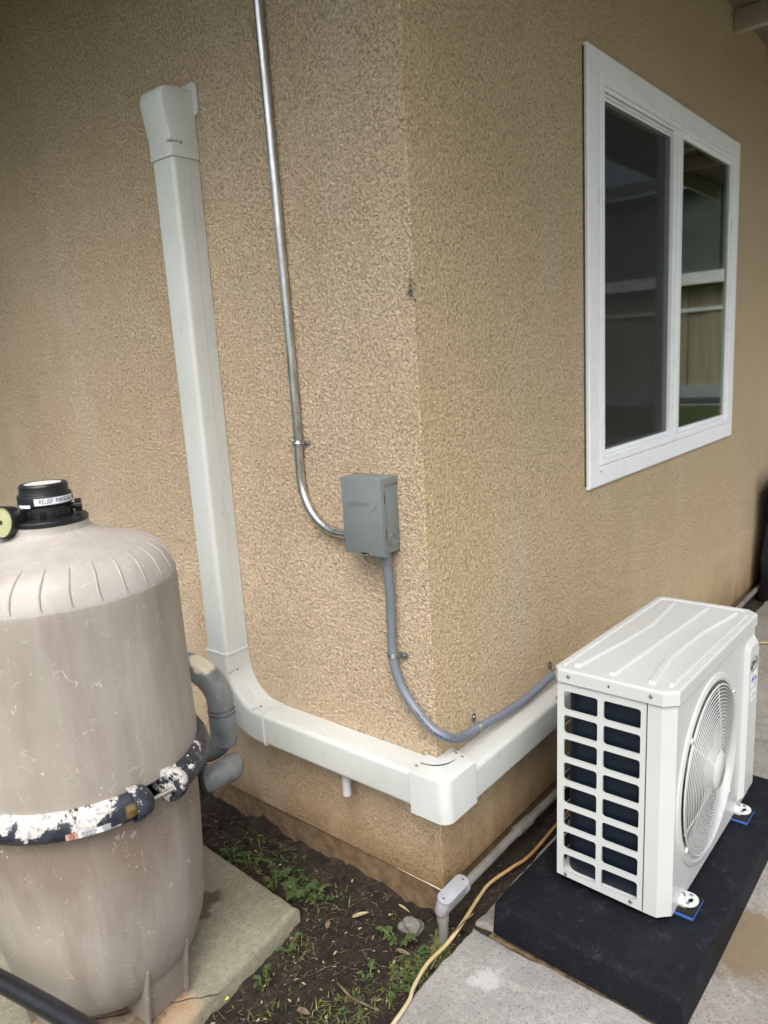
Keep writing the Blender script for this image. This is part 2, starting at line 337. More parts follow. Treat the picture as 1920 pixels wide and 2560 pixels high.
def tank_mat():
    s=NT('tank_fibreglass').world()
    base=s.ramp(s.noise(3,4,.6),[(.3,srgb(147,140,130)),(.7,srgb(166,159,148))])
    st=s.noise(7,5,.65,.3,src=s.mapping((1,1,.14)))
    base=s.mix(s.ramp(st,[(.38,.55),(.55,0.)]),base,srgb(124,112,102))
    base=s.mix(s.ramp(s.noise(16,5,.7,.2,src=s.mapping((1,1,.10))),[(.52,0.),(.72,.38)]),base,srgb(184,178,171))
    x,y,z=s.sep()
    # rusty brown run-off below the clamp band
    zz=s.math('ADD',z,s.math('MULTIPLY',s.noise(11,4,.6,src=s.mapping((1,1,.25))),.42))
    rn=s.math('MULTIPLY',s.ramp(zz,[(.60,0.),(.72,1.)]),s.ramp(z,[(.585,1.),(.6,0.)]))
    base=s.mix(s.math('MULTIPLY',rn,.55),base,srgb(116,94,76))
    base=s.mix(s.math('MULTIPLY',s.ramp(z,[(.10,1.),(.2,0.)]),.5),base,srgb(110,100,92))
    # light from above put into the colour, plus some bleaching: pale shoulder ends in a crisp line where the side wall starts
    sh=s.ramp(s.math('ADD',z,s.math('MULTIPLY',s.noise(24,3),.006)),[(0.0,0.),(1.0,1.)])
    shm=s.math('GREATER_THAN',s.math('ADD',z,s.math('MULTIPLY',s.noise(30,3),.006)),1.046)
    base=s.mix(s.math('MULTIPLY',shm,s.math('MULTIPLY_ADD',s.noise(11,5,.6),.5,.12)),base,srgb(190,187,184))
    # scratches: thin pale lines from stretched voronoi-like noise crossings
    w1=s.noise(13,2,.5,.7); w2=s.noise(34,2,.5)
    l1=s.ramp(s.math('ABSOLUTE',s.math('SUBTRACT',w1,.5)),[(0.,1.),(.004,0.)]); m1=s.ramp(w2,[(.57,0.),(.60,1.)])
    base=s.mix(s.math('MULTIPLY',s.math('MULTIPLY',l1,m1),.75),base,srgb(222,218,210))
    w3=s.noise(24,2,.5,1.5,src=s.mapping((1,1,.5),(.4,.5,.2))); l3=s.ramp(s.math('ABSOLUTE',s.math('SUBTRACT',w3,.5)),[(0.,1.),(.006,0.)]); m3=s.ramp(s.noise(21,2,.5),[(.60,0.),(.62,1.)])
    base=s.mix(s.math('MULTIPLY',s.math('MULTIPLY',l3,m3),.7),base,srgb(214,206,196))
    base=s.mix(s.ramp(s.noise(95,2,.5),[(.745,0.),(.76,.8)]),base,srgb(226,222,214))
    s.col(base); s.rough(s.math('MULTIPLY_ADD',s.noise(6,4),.25,.38)); s.bump(s.noise(5,3,.5),.25,.008); s.bump(s.noise(110,3),.06,.001); return s.m
M_tank=tank_mat()
def clamp_mat():
    s=NT('flaking_clamp_paint').world()
    m=s.noise(13,7,.72,.4); f=s.noise(120,4,.7)
    wh=s.ramp(f,[(.3,srgb(128,124,118)),(.5,srgb(186,184,180)),(.7,srgb(220,219,216))])
    bk=s.ramp(s.noise(40,4,.6),[(.3,srgb(24,28,36)),(.75,srgb(58,64,74))])
    x,y,z=s.sep()
    bias=s.math('MULTIPLY_ADD',s.math('SUBTRACT',z,.622),2.2,0); y1=s.math('ADD',y,1); bias=s.math('ADD',bias,s.ramp(y1,[(.27,.05),(.30,.04),(.37,.0),(.385,.06),(.42,.06),(.44,0.)])); bias=s.math('SUBTRACT',bias,s.ramp(y1,[(.285,.0),(.30,.07),(.36,.07),(.375,0.),(.43,0.),(.45,.11)]))          # flakes gather on the upward side of the band
    mm=s.ramp(s.math('ADD',m,bias),[(.532,0.),(.545,1.)])
    s.col(s.mix(mm,bk,wh)); s.rough(s.math('MULTIPLY_ADD',mm,.3,.42)); s.bump(mm,.6,.0012); s.bump(f,.4,.0015); return s.m
M_clamp=clamp_mat()
M_brass=painted('corroded_brass',srgb(122,98,58),.6,.2,60,.4,metal=.3)
M_thread=painted('steel_bolt',srgb(140,138,132),.5,.15,80,.3,metal=.8)
M_dial=painted('gauge_face',srgb(176,178,134),.25,.08,30)
M_labelpink=painted('pink_label',srgb(206,150,138),.5)
M_rust=painted('dark_fitting',srgb(58,54,52),.55,.2,26,.3)
def leaf_mat(name,c1,c2):
    s=NT(name).world(); s.col(s.ramp(s.noise(50,3),[(.3,c1),(.7,c2)])); s.rough(.55); s.b.inputs['Subsurface Weight'].default_value=0; return s.m
M_leaf=leaf_mat('weed_leaf',srgb(48,64,34),srgb(78,96,54)); M_leaf2=leaf_mat('grass_blade',srgb(78,88,42),srgb(122,130,70)); M_dead=leaf_mat('dead_leaf',srgb(124,108,74),srgb(176,164,124)); M_twig=leaf_mat('dry_twig',srgb(74,60,46),srgb(128,112,90)); M_yel=leaf_mat('yellow_leaf',srgb(196,200,60),srgb(214,214,80))
M_rock=concrete('rock_grey',srgb(86,86,80),srgb(128,126,118),None,2)
M_fence=NT('tan_fence_boards').world(); s=M_fence; s.col(s.ramp(s.noise(3,3,src=s.mapping((4,4,.2))),[(.3,srgb(140,130,106)),(.7,srgb(168,156,130))])); s.rough(.8); M_fence=s.m
M_tree=leaf_mat('tree_leaf',srgb(44,60,36),srgb(74,92,56)); M_bark=leaf_mat('bark',srgb(70,58,46),srgb(96,82,64))
M_soffit=painted('soffit_paint',srgb(120,110,92),.8,.06,6); M_rafter=painted('rafter_paint',srgb(176,168,150),.7,.06,6)
M_wpaint=painted('white_trim_paint',srgb(226,226,222),.6)
M_cover=painted('black_cover_cloth',srgb(12,12,13),.8,.2,8,.3)

# ------------------------------------------------------------------ setting: ground, patio, soil
def structure(o): o['kind']='structure'; return o
b=B(); b.add([(-250,-250,-.06),(250,-250,-.06),(250,250,-.06),(-250,250,-.06)],[[0,1,2,3]]); structure(b.done('ground',M_lawn))
# soil bed with real relief
b=B(); nx,ny=150,150; X0,X1,Y0,Y1=-1.9,.16,-1.7,.12; vs=[]
for j in range(ny+1):
    for i in range(nx+1):
        x=X0+(X1-X0)*i/nx; y=Y0+(Y1-Y0)*j/ny
        z=.006+.022*noise.noise((x*5,y*5,0))+.012*noise.noise((x*17,y*17,3))+.008*noise.noise((x*48,y*48,5))
        z+=.016*math.exp(-((y+.0)/.05)**2)*(.5+1.3*noise.noise((x*9,y*9,9))+.6*noise.noise((x*37,y*37,2)))          # crumbs heaped against the footing
        vs.append((x,y,z))
b.add(vs,[[j*(nx+1)+i,j*(nx+1)+i+1,(j+1)*(nx+1)+i+1,(j+1)*(nx+1)+i] for j in range(ny) for i in range(nx)])
structure(b.done('soil',M_soil,angle=180,wd=False))
b=B(); vs=[]; n=300
for i in range(n+1):
    y=-.02+i*4.2/n
    for j in range(5):
        x=-.03+j*.045; vs.append((x,y,.03+.012*noise.noise((x*20,y*20,1))+.006*noise.noise((x*60,y*60,2))))
b.add(vs,[[i*5+j,i*5+j+1,(i+1)*5+j+1,(i+1)*5+j] for i in range(n) for j in range(4)]); structure(b.done('soil_strip',M_soil,angle=180,wd=False))
def rough_slab(pts,z0,z1,step=.02,amp=.004,seed=0,bev=.008):
    """slab with slightly broken edges: pts counter-clockwise"""
    out=[]
    for i in range(len(pts)):
        p=Vector(pts[i]+(0,)); q=Vector(pts[(i+1)%len(pts)]+(0,)); L=(q-p).length; n=max(1,min(150,int(L/step)))
        d=(q-p).normalized(); nr=Vector((d.y,-d.x,0))
        for k in range(n):
            t=k/n; a=p.lerp(q,t); fade=1 if 0<k<n else 0
            out.append(a-nr*amp*fade*(abs(noise.noise((a.x*30+seed,a.y*30,0)))*2.2+abs(noise.noise((a.x*90+seed,a.y*90,4)))))
    m=len(out); cx=sum(v.x for v in out)/m; cy=sum(v.y for v in out)/m
    def ring(ins,z): 
        r=[]
        for i,v in enumerate(out):
            d=(out[(i+1)%m]-out[i-1]).normalized(); nr=Vector((d.y,-d.x,0)); r.append((v.x-nr.x*ins,v.y-nr.y*ins,z))
        return r
    bb=B(); vs=ring(0,z0)+ring(0,z1-bev)+ring(bev*.35,z1-bev*.3)+ring(bev,z1)
    fs=[[k*m+i,k*m+(i+1)%m,(k+1)*m+(i+1)%m,(k+1)*m+i] for k in range(3) for i in range(m)]+[[3*m+i for i in range(m)]]
    bb.add(vs,fs); return bb
structure(rough_slab([(.098,-.012),(.094,-.15),(.098,-.4),(.11,-3.2),(4.2,-3.2),(4.2,-.012)],-.05,.05,.015,.0045,3).done('patio',M_conc,angle=50))
structure(rough_slab([(.088,.012),(4.2,.012),(4.2,1.35),(.088,1.35)],-.05,.046,.02,.005,9).done('patio_beside_wall',M_conc_low,angle=50))
structure(rough_slab([(.088,1.37),(4.2,1.37),(4.2,10.6),(.088,10.6)],-.05,.046,.03,.005,5).done('patio_beyond',M_conc_low,angle=50))
# strip of old wood in the joint
b=B(); b.box((.14,-.009,.02),(.75,.009,.041),.002); tagit(b.done('joint_strip',M_twig),'weathered wooden strip set in the joint between the concrete slabs','joint strip')

# ------------------------------------------------------------------ house
house=thing('house','tan stucco house corner with a white sliding window','house')
WY0,WY1,WZ0,WZ1=.90,2.462,1.045,2.325    # window opening
Rc=.0045; H=3.1; YE=5.2; XE=-4.5; T=.16
b=B()
arc=[(-Rc+Rc*math.sin(t),Rc-Rc*math.cos(t)) for t in [PI/2*i/5 for i in range(6)]]
zs=[.10,WZ0,WZ1,H]
cols=[(XE,0)]+arc+[(0,WY0),(0,WY1),(0,YE),(-T,YE)]
vs=[(x,y,z) for z in zs for x,y in cols]; m=len(cols); fs=[]
for k in range(3):
    for i in range(m-1):
        if k==1 and i==7: continue
        fs.append([k*m+i,k*m+i+1,(k+1)*m+i+1,(k+1)*m+i])
b.add(vs,fs)
# window reveals, underside lip of the stucco
r=.09
for p,q in (((WY0,WZ0),(WY1,WZ0)),((WY1,WZ0),(WY1,WZ1)),((WY1,WZ1),(WY0,WZ1)),((WY0,WZ1),(WY0,WZ0))):
    b.add([(0,p[0],p[1]),(0,q[0],q[1]),(-r,q[0],q[1]),(-r,p[0],p[1])],[[0,1,2,3]])
b.add([(XE,0,.10),(-.004,0,.10),(0,.004,.10),(0,YE,.10),(-.04,YE,.10),(-.04,.04,.10),(XE,.04,.10)],[[0,1,5,6],[1,2,5],[2,3,4,5]])
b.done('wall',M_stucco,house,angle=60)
b=B()   # footing set slightly back, lower edge ragged with soil
b.box((XE,.008,-.1),(-.012,.2,.099)); b.box((-.2,.009,-.1),(-.011,YE-.01,.0985)); b.done('foundation',M_found,house)
b=B(); b.tube([(-.16,.001,.0985),(-.006,.0005,.0985)],[.0008,.0026],6); b.done('weep_screed',painted('screed_metal',srgb(206,196,176),.6,.15,40),house)
# eaves: boarded soffit on rafters
EO=1.12; EL=.78
b=B(); b.box((XE,-EL,2.865),(EO,-.0005,2.885)); b.box((XE,-2.6,2.867),(-1.55,-EL-.001,2.884)); b.box((.0005,-.0005,2.866),(EO,YE+1,2.886)); b.done('soffit_and_shade_roof',M_soffit,house)  # the second box is an unseen roof added to darken the upper left wall
for y in [1.15+.61*i for i in range(7)]:
    b=B(); b.box((.002,y,2.775),(EO-.02,y+.045,2.864),.003); b.done('rafter',M_rafter,house)
for x in [-.35-.61*i for i in range(6)]:
    b=B(); b.box((x,-EL+.02,2.775),(x+.045,-.002,2.864),.003); b.done('rafter',M_rafter,house)
b=B(); b.box((EO,-EL,2.75),(EO+.03,YE+1,2.93)); b.box((-1.55,-EL-.03,2.75),(EO+.03,-EL-.0005,2.93)); b.done('fascia',M_rafter,house)
b=B(); b.add([(XE,-EL-.03,2.935),(EO+.03,-EL-.03,2.935),(EO+.03,YE+1,2.935),(-2.5,YE+1,4.1),(-2.5,2.2,4.1),(XE,2.2,4.1)],[[0,1,4,5],[1,2,3,4]]); b.done('roof',painted('roof_shingle',srgb(96,84,74),.9,.2,20,.4),house,smooth=False)
# dark room behind the window
b=B(); b.box((-1.6,.5,.8),(-.12,2.9,2.6)); 
o=b.done('room',painted('room_paint',srgb(90,86,80),.9),house,smooth=False)
bm=bmesh.new(); bm.from_mesh(o.data); bmesh.ops.delete(bm,geom=[f for f in bm.faces if f.normal.x>.9],context='FACES'); bm.to_mesh(o.data); bm.free()
# window
win=bpy.data.objects.new('window',None); C.objects.link(win); win.parent=house
b=B()  # flat trim casing proud of the stucco, mitred profile
oy0,oy1,oz0,oz1=.874,2.487,1.020,2.346; iy0,iy1,iz0,iz1=.952,2.442,1.088,2.279
prof=[(0,-.002),(0,.011),(.005,.0145),(.030,.0140),(.062,.0145),(.066,.011)]   # (t from outer edge 0..1 scaled), depth
def casing(bb,o,i,prof,W):
    rings=[]
    for t,x in prof:
        f=t/W; rings.append([(x,o[0]+(i[0]-o[0])*f,o[2]+(i[2]-o[2])*f),(x,o[1]+(i[1]-o[1])*f,o[2]+(i[2]-o[2])*f),(x,o[1]+(i[1]-o[1])*f,o[3]+(i[3]-o[3])*f),(x,o[0]+(i[0]-o[0])*f,o[3]+(i[3]-o[3])*f)])
    n=len(rings); bb.add([v for r_ in rings for v in r_],[[a*4+k,a*4+(k+1)%4,(a+1)*4+(k+1)%4,(a+1)*4+k] for a in range(n-1) for k in range(4)])
casing(b,(oy0,oy1,oz0,oz1),(iy0,iy1,iz0,iz1),prof+[(.068,.0)],.068); b.done('casing',M_vinyl,win,angle=20)
b=B(); casing(b,(iy0+.001,iy1-.001,iz0+.001,iz1-.001),(.996,2.392,1.112,2.258),[(0,.003),(0,.0155),(.004,.0165),(.036,.0160),(.040,.014),(.042,-.03)],.042); b.done('frame',M_vinyl,win,angle=20)
b=B(); 
for bx_ in (((-.035,1.000,1.105),(-.0135,1.652,1.130)),((-.035,1.000,2.230),(-.0135,1.652,2.262)),((-.013,1.000,1.108),(-.002,1.650,1.115)),((.000,1.000,1.108),(.006,1.690,1.1165)),((-.013,1.000,2.238),(-.003,1.650,2.245)),((.000,1.000,2.246),(.006,1.690,2.256))):
    b=B(); b.box(*bx_,.001); b.done('sash_track',M_vinyl,win)
b=B(); b.box((-.034,1.650,1.112),(.003,1.690,2.258),.003); b.box((-.03,1.692,1.1125),(.009,1.738,2.2575),.004); b.done('meeting_stile',M_vinyl,win)
b=B(); 
for a,c in (((-.012,1.739,1.1125),(.007,2.391,1.132)),((-.012,1.739,2.238),(.007,2.391,2.2575)),((-.012,2.377,1.1325),(.007,2.391,2.2375))): b.box(a,c,.003)
b.done('fixed_sash',M_vinyl,win)
def glass_mat():
    s=NT('window_glass'); t=s.t; out=t.nodes['Material Output']; t.nodes.remove(s.b)
    tr=s.n('ShaderNodeBsdfTransparent'); tr.inputs[0].default_value=(.62,.68,.64,1)
    gl=s.n('ShaderNodeBsdfGlossy'); gl.inputs['Roughness'].default_value=.012; gl.inputs[0].default_value=(.92,1,.96,1)
    fr=s.n('ShaderNodeFresnel'); fr.inputs[0].default_value=1.9
    mx=s.n('ShaderNodeMixShader'); s.l(fr.outputs[0],mx.inputs[0]); s.l(tr.outputs[0],mx.inputs[1]); s.l(gl.outputs[0],mx.inputs[2]); s.l(mx.outputs[0],out.inputs[0]); return s.m
M_glass=glass_mat()
b=B(); b.box((-.004,1.744,1.13),(0,2.38,2.24)); b.done('glass_pane',M_glass,win,smooth=False)
b=B(); b.box((-.034,1.0,1.125),(-.030,1.70,2.24)); b.done('glass_pane',M_glass,win,smooth=False)
s=NT('insect_screen'); t=s.t; tr=s.n('ShaderNodeBsdfTransparent'); mx=s.n('ShaderNodeMixShader'); mx.inputs[0].default_value=.34
s.b.inputs['Base Color'].default_value=srgb(44,46,45); s.b.inputs['Roughness'].default_value=.7
s.l(tr.outputs[0],mx.inputs[1]); s.l(s.b.outputs[0],mx.inputs[2]); s.l(mx.outputs[0],t.nodes['Material Output'].inputs[0])
b=B(); b.box((-.0125,.99,1.130),(-.012,1.652,2.23)); o=b.done('insect_screen',s.m,win,smooth=False)
o=bpy.data.objects.get('insect_screen')
# vertical blinds in folds behind the glass
b=B(); y=.96; vs=[]; k=0
while y<2.45:
    for z in (1.08,2.3): vs.append((-.10+.018*math.sin(k*1.9)+.006*math.sin(k*.7),y,z))
    y+=.028; k+=1
b.add(vs,[[2*i,2*i+1,2*i+3,2*i+2] for i in range(k-1)])
b.done('curtain',painted('curtain_cloth',srgb(70,74,66),.9),win,angle=180)
b=B()   # ragged old caulk along the head and a weathered gap at the jamb
pts=[]; y=oy0+.02
while y<oy1-.01:
    pts.append((.001,y,oz1+.002+.004*noise.noise((y*25,0,0)))); y+=.02
b.tube(pts,[.005+.004*abs(noise.noise((p[1]*40,1,0))) for p in pts],7)
b.done('caulk_bead',M_caulk,win)
b=B(); b.box((-.001,oy0-.008,1.03),(.003,oy0-.0005,oz1-.01)); b.done('jamb_gap',painted('jamb_joint',srgb(84,76,66),.9,.2,50,.5),win)
b=B(); b.cyl((.013,.962,1.069),(.0155,.962,1.069),.0028,12); b.done('nail_hole',M_dark,win)

# ------------------------------------------------------------------ line-set cover (the pale duct)
DW=.096; DD=.085
def dprof(w,d,r=.013,seam=.034,rec=.0012):
    h=w/2; P=[(-h+rec,0),(-h+rec,seam-.0015),(-h+rec+.0012,seam),(-h,seam+.001)]
    for i in range(7): t=PI/2*i/6; P.append((-h+r-r*math.cos(t),d-r+r*math.sin(t)))
    for i in range(7): t=PI/2*i/6; P.append((h-r+r*math.sin(t),d-r+r*math.cos(t)))
    return P+[(h,seam+.001),(h-rec-.0012,seam),(h-rec,seam-.0015),(h-rec,0)]
duct=thing('line_set_cover','pale grey plastic duct running down the wall and round the corner to the condenser','duct cover',(-.755,0,.43))
def D(bld,name,mat=M_duct,par=None,**k):
    o=bld.done(name,mat,par or duct,**k)
    if (par or duct)==duct: o.location=(-duct.location.x,0,-duct.location.z)
    return o
XC=-.755; ZC=.431
fV=lambda z:(lambda u,v:Vector((XC+u,-.002-v,z)))
fH=lambda x:(lambda u,v:Vector((x,-.002-v,ZC+u)))
fR=lambda y:(lambda u,v:Vector((.002+v,y,ZC-.016-u)))
pr=dprof(DW,DD); ps=dprof(DW+.005,DD+.003,.014,.034,.0004)
b=B(); b.sweep(pr,[fV(z) for z in (2.06,1.6,1.1,.62)]); D(b,'vertical_cover')
b=B(); b.sweep(pr,[fH(x) for x in (-.58,-.3,-.01)]); D(b,'horizontal_cover')
b=B(); b.sweep(dprof(DW-.002,DD-.001),[fR(y) for y in (-.0,.3,.6,1.0)]); D(b,'side_cover')
# sweep elbow: centre (-.585,.601)
ex,ez=-.5845,.6015; R0=.1705
fr=[fV(.634),fV(ez+.001)]
for i in range(1,13):
    t=PI/2*i/12; fr.append((lambda t:(lambda u,v:Vector((ex-(R0-u)*math.cos(t),-.002-v,ez-(R0-u)*math.sin(t)))))(t))
fr.append(fH(-.566)); b=B(); b.sweep(ps,fr)
# raised lips at both ends
for f0,f1 in ((fV(.6365),fV(.631)),(fH(-.5685),fH(-.563))): b.sweep(dprof(DW+.009,DD+.005,.015,.034,.0004),[f0,f1])
elb=D(b,'sweep_elbow')
for q0_,q1_ in (((-.7030,-.059,.5768),(-.7014,-.052,.5808)),((-.6065,-.061,.4832),(-.6030,-.054,.4858))):
    b=B(); b.box(q0_,q1_,.0008); D(b,'elbow_slot',M_dark)
for q0_,q1_ in (((-.7040,-.0885,.5770),(-.7018,-.064,.5810)),((-.6085,-.0885,.4832),(-.6045,-.066,.4856))):
    b=B(); b.box(q0_,q1_,.001); D(b,'elbow_groove',painted('duct_notch_pale',srgb(172,177,174),.6))
# wall cap
b=B(); hw=(DW+.006)/2
side=[(0,2.034),(.0885,2.034),(.0885,2.085),(.094,2.115),(.1,2.145),(.103,2.175),(.101,2.189),(.094,2.2),(.082,2.206),(.05,2.21),(0,2.212)]
cols_=[]
for u,ins in ((-hw,.010),(-hw+.003,.003),(-hw+.010,0),(hw-.010,0),(hw-.003,.003),(hw,.010)):
    cols_.append([Vector((XC+u,-.002-max(0,v-(ins if v>.02 else 0)),z-(ins if z>2.19 else 0))) for v,z in side])
m=len(side); b.add([v for c in cols_ for v in c],[[i*m+k,i*m+k+1,(i+1)*m+k+1,(i+1)*m+k] for i in range(5) for k in range(m-1)]+[[k for k in range(m)],[5*m+k for k in range(m)]])
D(b,'wall_cap',angle=40)
b=B(); b.mesh(curve_mesh([rrect(XC-hw-.016,2.143,XC+hw+.019,2.226,.016)],.003),Mx((0,-.0032,0),(1,0,0),(0,0,1),(0,-1,0))); D(b,'cap_flange')
b=B(); b.box((XC+hw-.0145,-.0925,2.066),(XC+hw+.0006,-.062,2.0745),.003); D(b,'cap_notch',painted('duct_notch',srgb(158,160,154),.6))
b=B(); screw(b,(XC+hw+.001,-.058,2.0695),(1,0,0),.0042,.002); D(b,'screw',M_zinc)
b=B(); b.cyl((XC+hw+.012,-.0047,2.158),(XC+hw+.012,-.0052,2.158),.0018,10); D(b,'flange_hole',M_dark)
# outside-corner piece: L-shaped plan with round nose
def plan(off,rn,x0=-.02,y1=.038):
    P=[(x0,-off)]
    for i in range(9): t=PI/2*i/8; P.append((off-rn+rn*math.sin(t),-off+rn-rn*math.cos(t)))
    P.append((off,y1)); return P
zt,zb=.4835,.3705; pieces=[]
b=B(); o_=plan(.0905,.03); o2=plan(.0885,.029); inn=[(-.030,-.0015)]+[(-.0+.0015*0,-.0015)]*9+[(.0015,.062)]
rows=[[(x,y,zb) for x,y in o_],[(x,y,zt-.006) for x,y in o_],[(x,y,zt-.0018) for x,y in plan(.0895,.03)],[(x,y,zt) for x,y in plan(.0865,.029)]]
m=len(o_); b.add([v for r_ in rows for v in r_],[[k*m+i,k*m+i+1,(k+1)*m+i+1,(k+1)*m+i] for k in range(3) for i in range(m-1)])
b.add([(x,y,zt) for x,y in plan(.0865,.029)]+[(.0015,.062,zt),(.0015,-.0015,zt),(-.03,-.0015,zt)],[list(range(m+3))])
b.add([(-.02,-.0905,zb),(-.02,-.0905,zt-.006),(-.02,-.0865,zt),(-.03,-.0015,zt),(-.03,-.0015,zb)],[[0,1,2,3,4]])
b.add([(.0905,.038,zb),(.0905,.038,zt-.006),(.0865,.038,zt),(.0015,.062,zt),(.0015,.062,zb)],[[0,1,2,3,4]])
b.add([(x,y,zb) for x,y in o_]+[(.0015,.062,zb),(-.03,-.0015,zb)],[list(range(m+2))])
D(b,'corner_piece',angle=30)
b=B(); P=[]
for i in range(17):
    t=math.radians(-132+i*84/16*1.0); P.append((t,))
pts=[]
cxx,cyy=-.012,.012
for i in range(19):
    t=math.radians(-100+i*110/18); rr=.057; wdt=.0022*math.sin(PI*i/18)
    pts.append((cxx+rr*math.cos(t),cyy+rr*math.sin(t),rr,t,wdt))
vs=[]
for x,y,rr,t,wdt in pts:
    for q in (-1,1): vs.append((cxx+(rr+q*wdt)*math.cos(t),cyy+(rr+q*wdt)*math.sin(t),zt+.0016))
b.add(vs,[[2*i,2*i+1,2*i+3,2*i+2] for i in range(18)]); D(b,'corner_slit',M_dark)
for x,y in ((-.012,-.045),(-.018,-.062),(.02,.048),(.03,.042),(.052,.036)):
    b=B(); screw(b,(x,y,zt+.0012),(0,0,1),.0035,.0022); D(b,'screw',M_zinc)
# drain stub under the duct
b=B(); b.tube([(-.282,-.045,.39),(-.282,-.046,.303)],.0125,20,False); b.tube([(-.282,-.045,.39),(-.282,-.046,.3035)],.0105,20,False); b.tube([(-.282,-.045,.39),(-.282,-.046,.36)],.0104,20)
tagit(b.done('drain_pipe',M_pvcw),'short white pipe end sticking out under the horizontal duct','drain pipe')

# ------------------------------------------------------------------ steel conduit and disconnect
emt=thing('steel_conduit','shiny bare steel conduit running down the wall and curving into the grey box','conduit',(-.395,0,1.28))
path=[(-.408,-.014,2.8),(-.408,-.014,2.33),(-.402,-.014,1.9),(-.396,-.014,1.5),(-.395,-.014,1.27)]
pc=[]; cx0,cz0,rb=-.262,1.19,.136
pc=[(-.398,-.014,1.235)]
for i in range(1,15):
    t=PI/2*i/14; pc.append((cx0-rb*math.cos(t),-.014-.008*i/14,cz0-(rb+.011)*math.sin(t)))
b=B(); b.tube([Vector(p)-emt.location for p in path+pc+[(-.19,-.024,1.0415)]],.0118,20); b.done('pipe',M_galv,emt)
b=B(); 
for z in (1.266,1.276): b.tube([Vector((-.395+.0128*math.cos(t),-.014-.0128*math.sin(t),z))-emt.location for t in [PI*1.3*i/14-.3 for i in range(15)]],.0022,8)
b.tube([Vector((-.395+.0126*math.cos(t),-.014-.0126*math.sin(t),1.271))-emt.location for t in [PI*1.3*i/14-.3 for i in range(15)]],.005,8)
b.box((.012,-.004,-.016),(.03,-.001,-.002),.001); screw(b,(.0225,-.004,-.009),(0,-1,0),.004); b.done('strap',M_zinc,emt)
disc=thing('disconnect_box','grey metal disconnect box with an embossed arrow mounted beside the house corner','disconnect box',(-.138,0,1.108))
BX0,BX1,BZ0,BZ1,BD=-.0625,.0625,-.093,.092,.068
b=B(); b.box((BX0+.003,-BD+.014,BZ0+.001),(BX1-.003,-.001,BZ1-.003),.002); kb=b
b=B(); 
# cover: front sheet with folded right flange and hooded top
b.box((BX0,-BD,BZ0-.004),(BX1-.001,-BD+.003,BZ1),.0012); b.box((BX1-.003,-BD,BZ0-.005),(BX1,-BD+.0185,BZ1-.001),.001)
b.box((BX0,-BD+.002,BZ1-.003),(BX1-.003,-.002,BZ1),.001); b.box((BX1-.004,-BD+.018,BZ1-.019),(BX1-.0005,-.002,BZ1-.0005),.001)
b.done('cover',M_boxgrey,disc)
tm=text_mesh('DIVERSITECH',.0150,.0016,.74,space=1.12); b=B(); b.mesh(tm,Mx((-.011,-BD-.0004,.028),(1,0,0),(0,0,1),(0,-1,0)))
b.tube([(.034,-BD-.0002,.043),(.051,-BD-.0002,.0285)],.0009,6); b.tube([(.051,-BD-.0002,.0285),(.027,-BD-.0002,.0085)],.0009,6)
b.done('embossed_lettering',M_boxgrey,disc)
for q0_,q1_ in (((BX1-.0005,-BD+.0125,.030),(BX1+.0004,-BD+.0145,.058)),((BX1-.0005,-BD+.0125,-.057),(BX1+.0004,-BD+.0145,-.029)),((-.012,-BD-.0006,BZ0-.0035),(.014,-BD+.001,BZ0+.0015))):
    b=B(); b.box(q0_,q1_); b.done('slot',M_dark,disc)
b=B(); b.tube([(-.010,-BD-.001,BZ0),(-.002,-BD-.006,BZ0-.003),(.008,-BD-.006,BZ0-.003),(.013,-BD-.001,BZ0-.001)],.0011,6); b.done('hasp',M_boxgrey,disc)
b=kb
for r_ in (.0145,.0105):
    b.tube([(BX1-.0022,-.029+r_*math.cos(t),-.062+r_*math.sin(t)) for t in [math.radians(15+330*i/30) for i in range(31)]],.0009,6)
for y,z in ((-.038,.057),(-.038,.043),(-.014,.056),(-.016,.012),(-.040,-.026),(-.040,-.038)): b.lathe([(0,.0016),(.0016,.0012),(.0024,0)],12,Mx((BX1-.0032,y,z),(0,1,0),(0,0,1),(1,0,0)))
b.done('enclosure',M_boxgrey,disc)

# flexible conduit
flex=thing('flexible_conduit','grey flexible conduit hanging from the grey box round the corner to the condenser','conduit',(-.1,0,.74))
FP=[(-.099,-.036,1.03),(-.1,-.03,.97),(-.103,-.023,.90),(-.107,-.02,.83),(-.1085,-.02,.75),(-.101,-.02,.70),(-.080,-.02,.652),(-.040,-.023,.612),(.008,-.029,.580),(.036,-.017,.561),(.038,.02,.537),(.032,.065,.519),(.03,.115,.511),(.03,.17,.506),(.03,.265,.494),(.031,.365,.489),(.033,.44,.493),(.040,.55,.507),(.06,.62,.52),(.12,.68,.53),(.24,.72,.54)]
sp=spline([Vector(p)-flex.location for p in FP],14)
rad=[.0118+.0004*math.sin(i*2.2) for i in range(len(sp))]
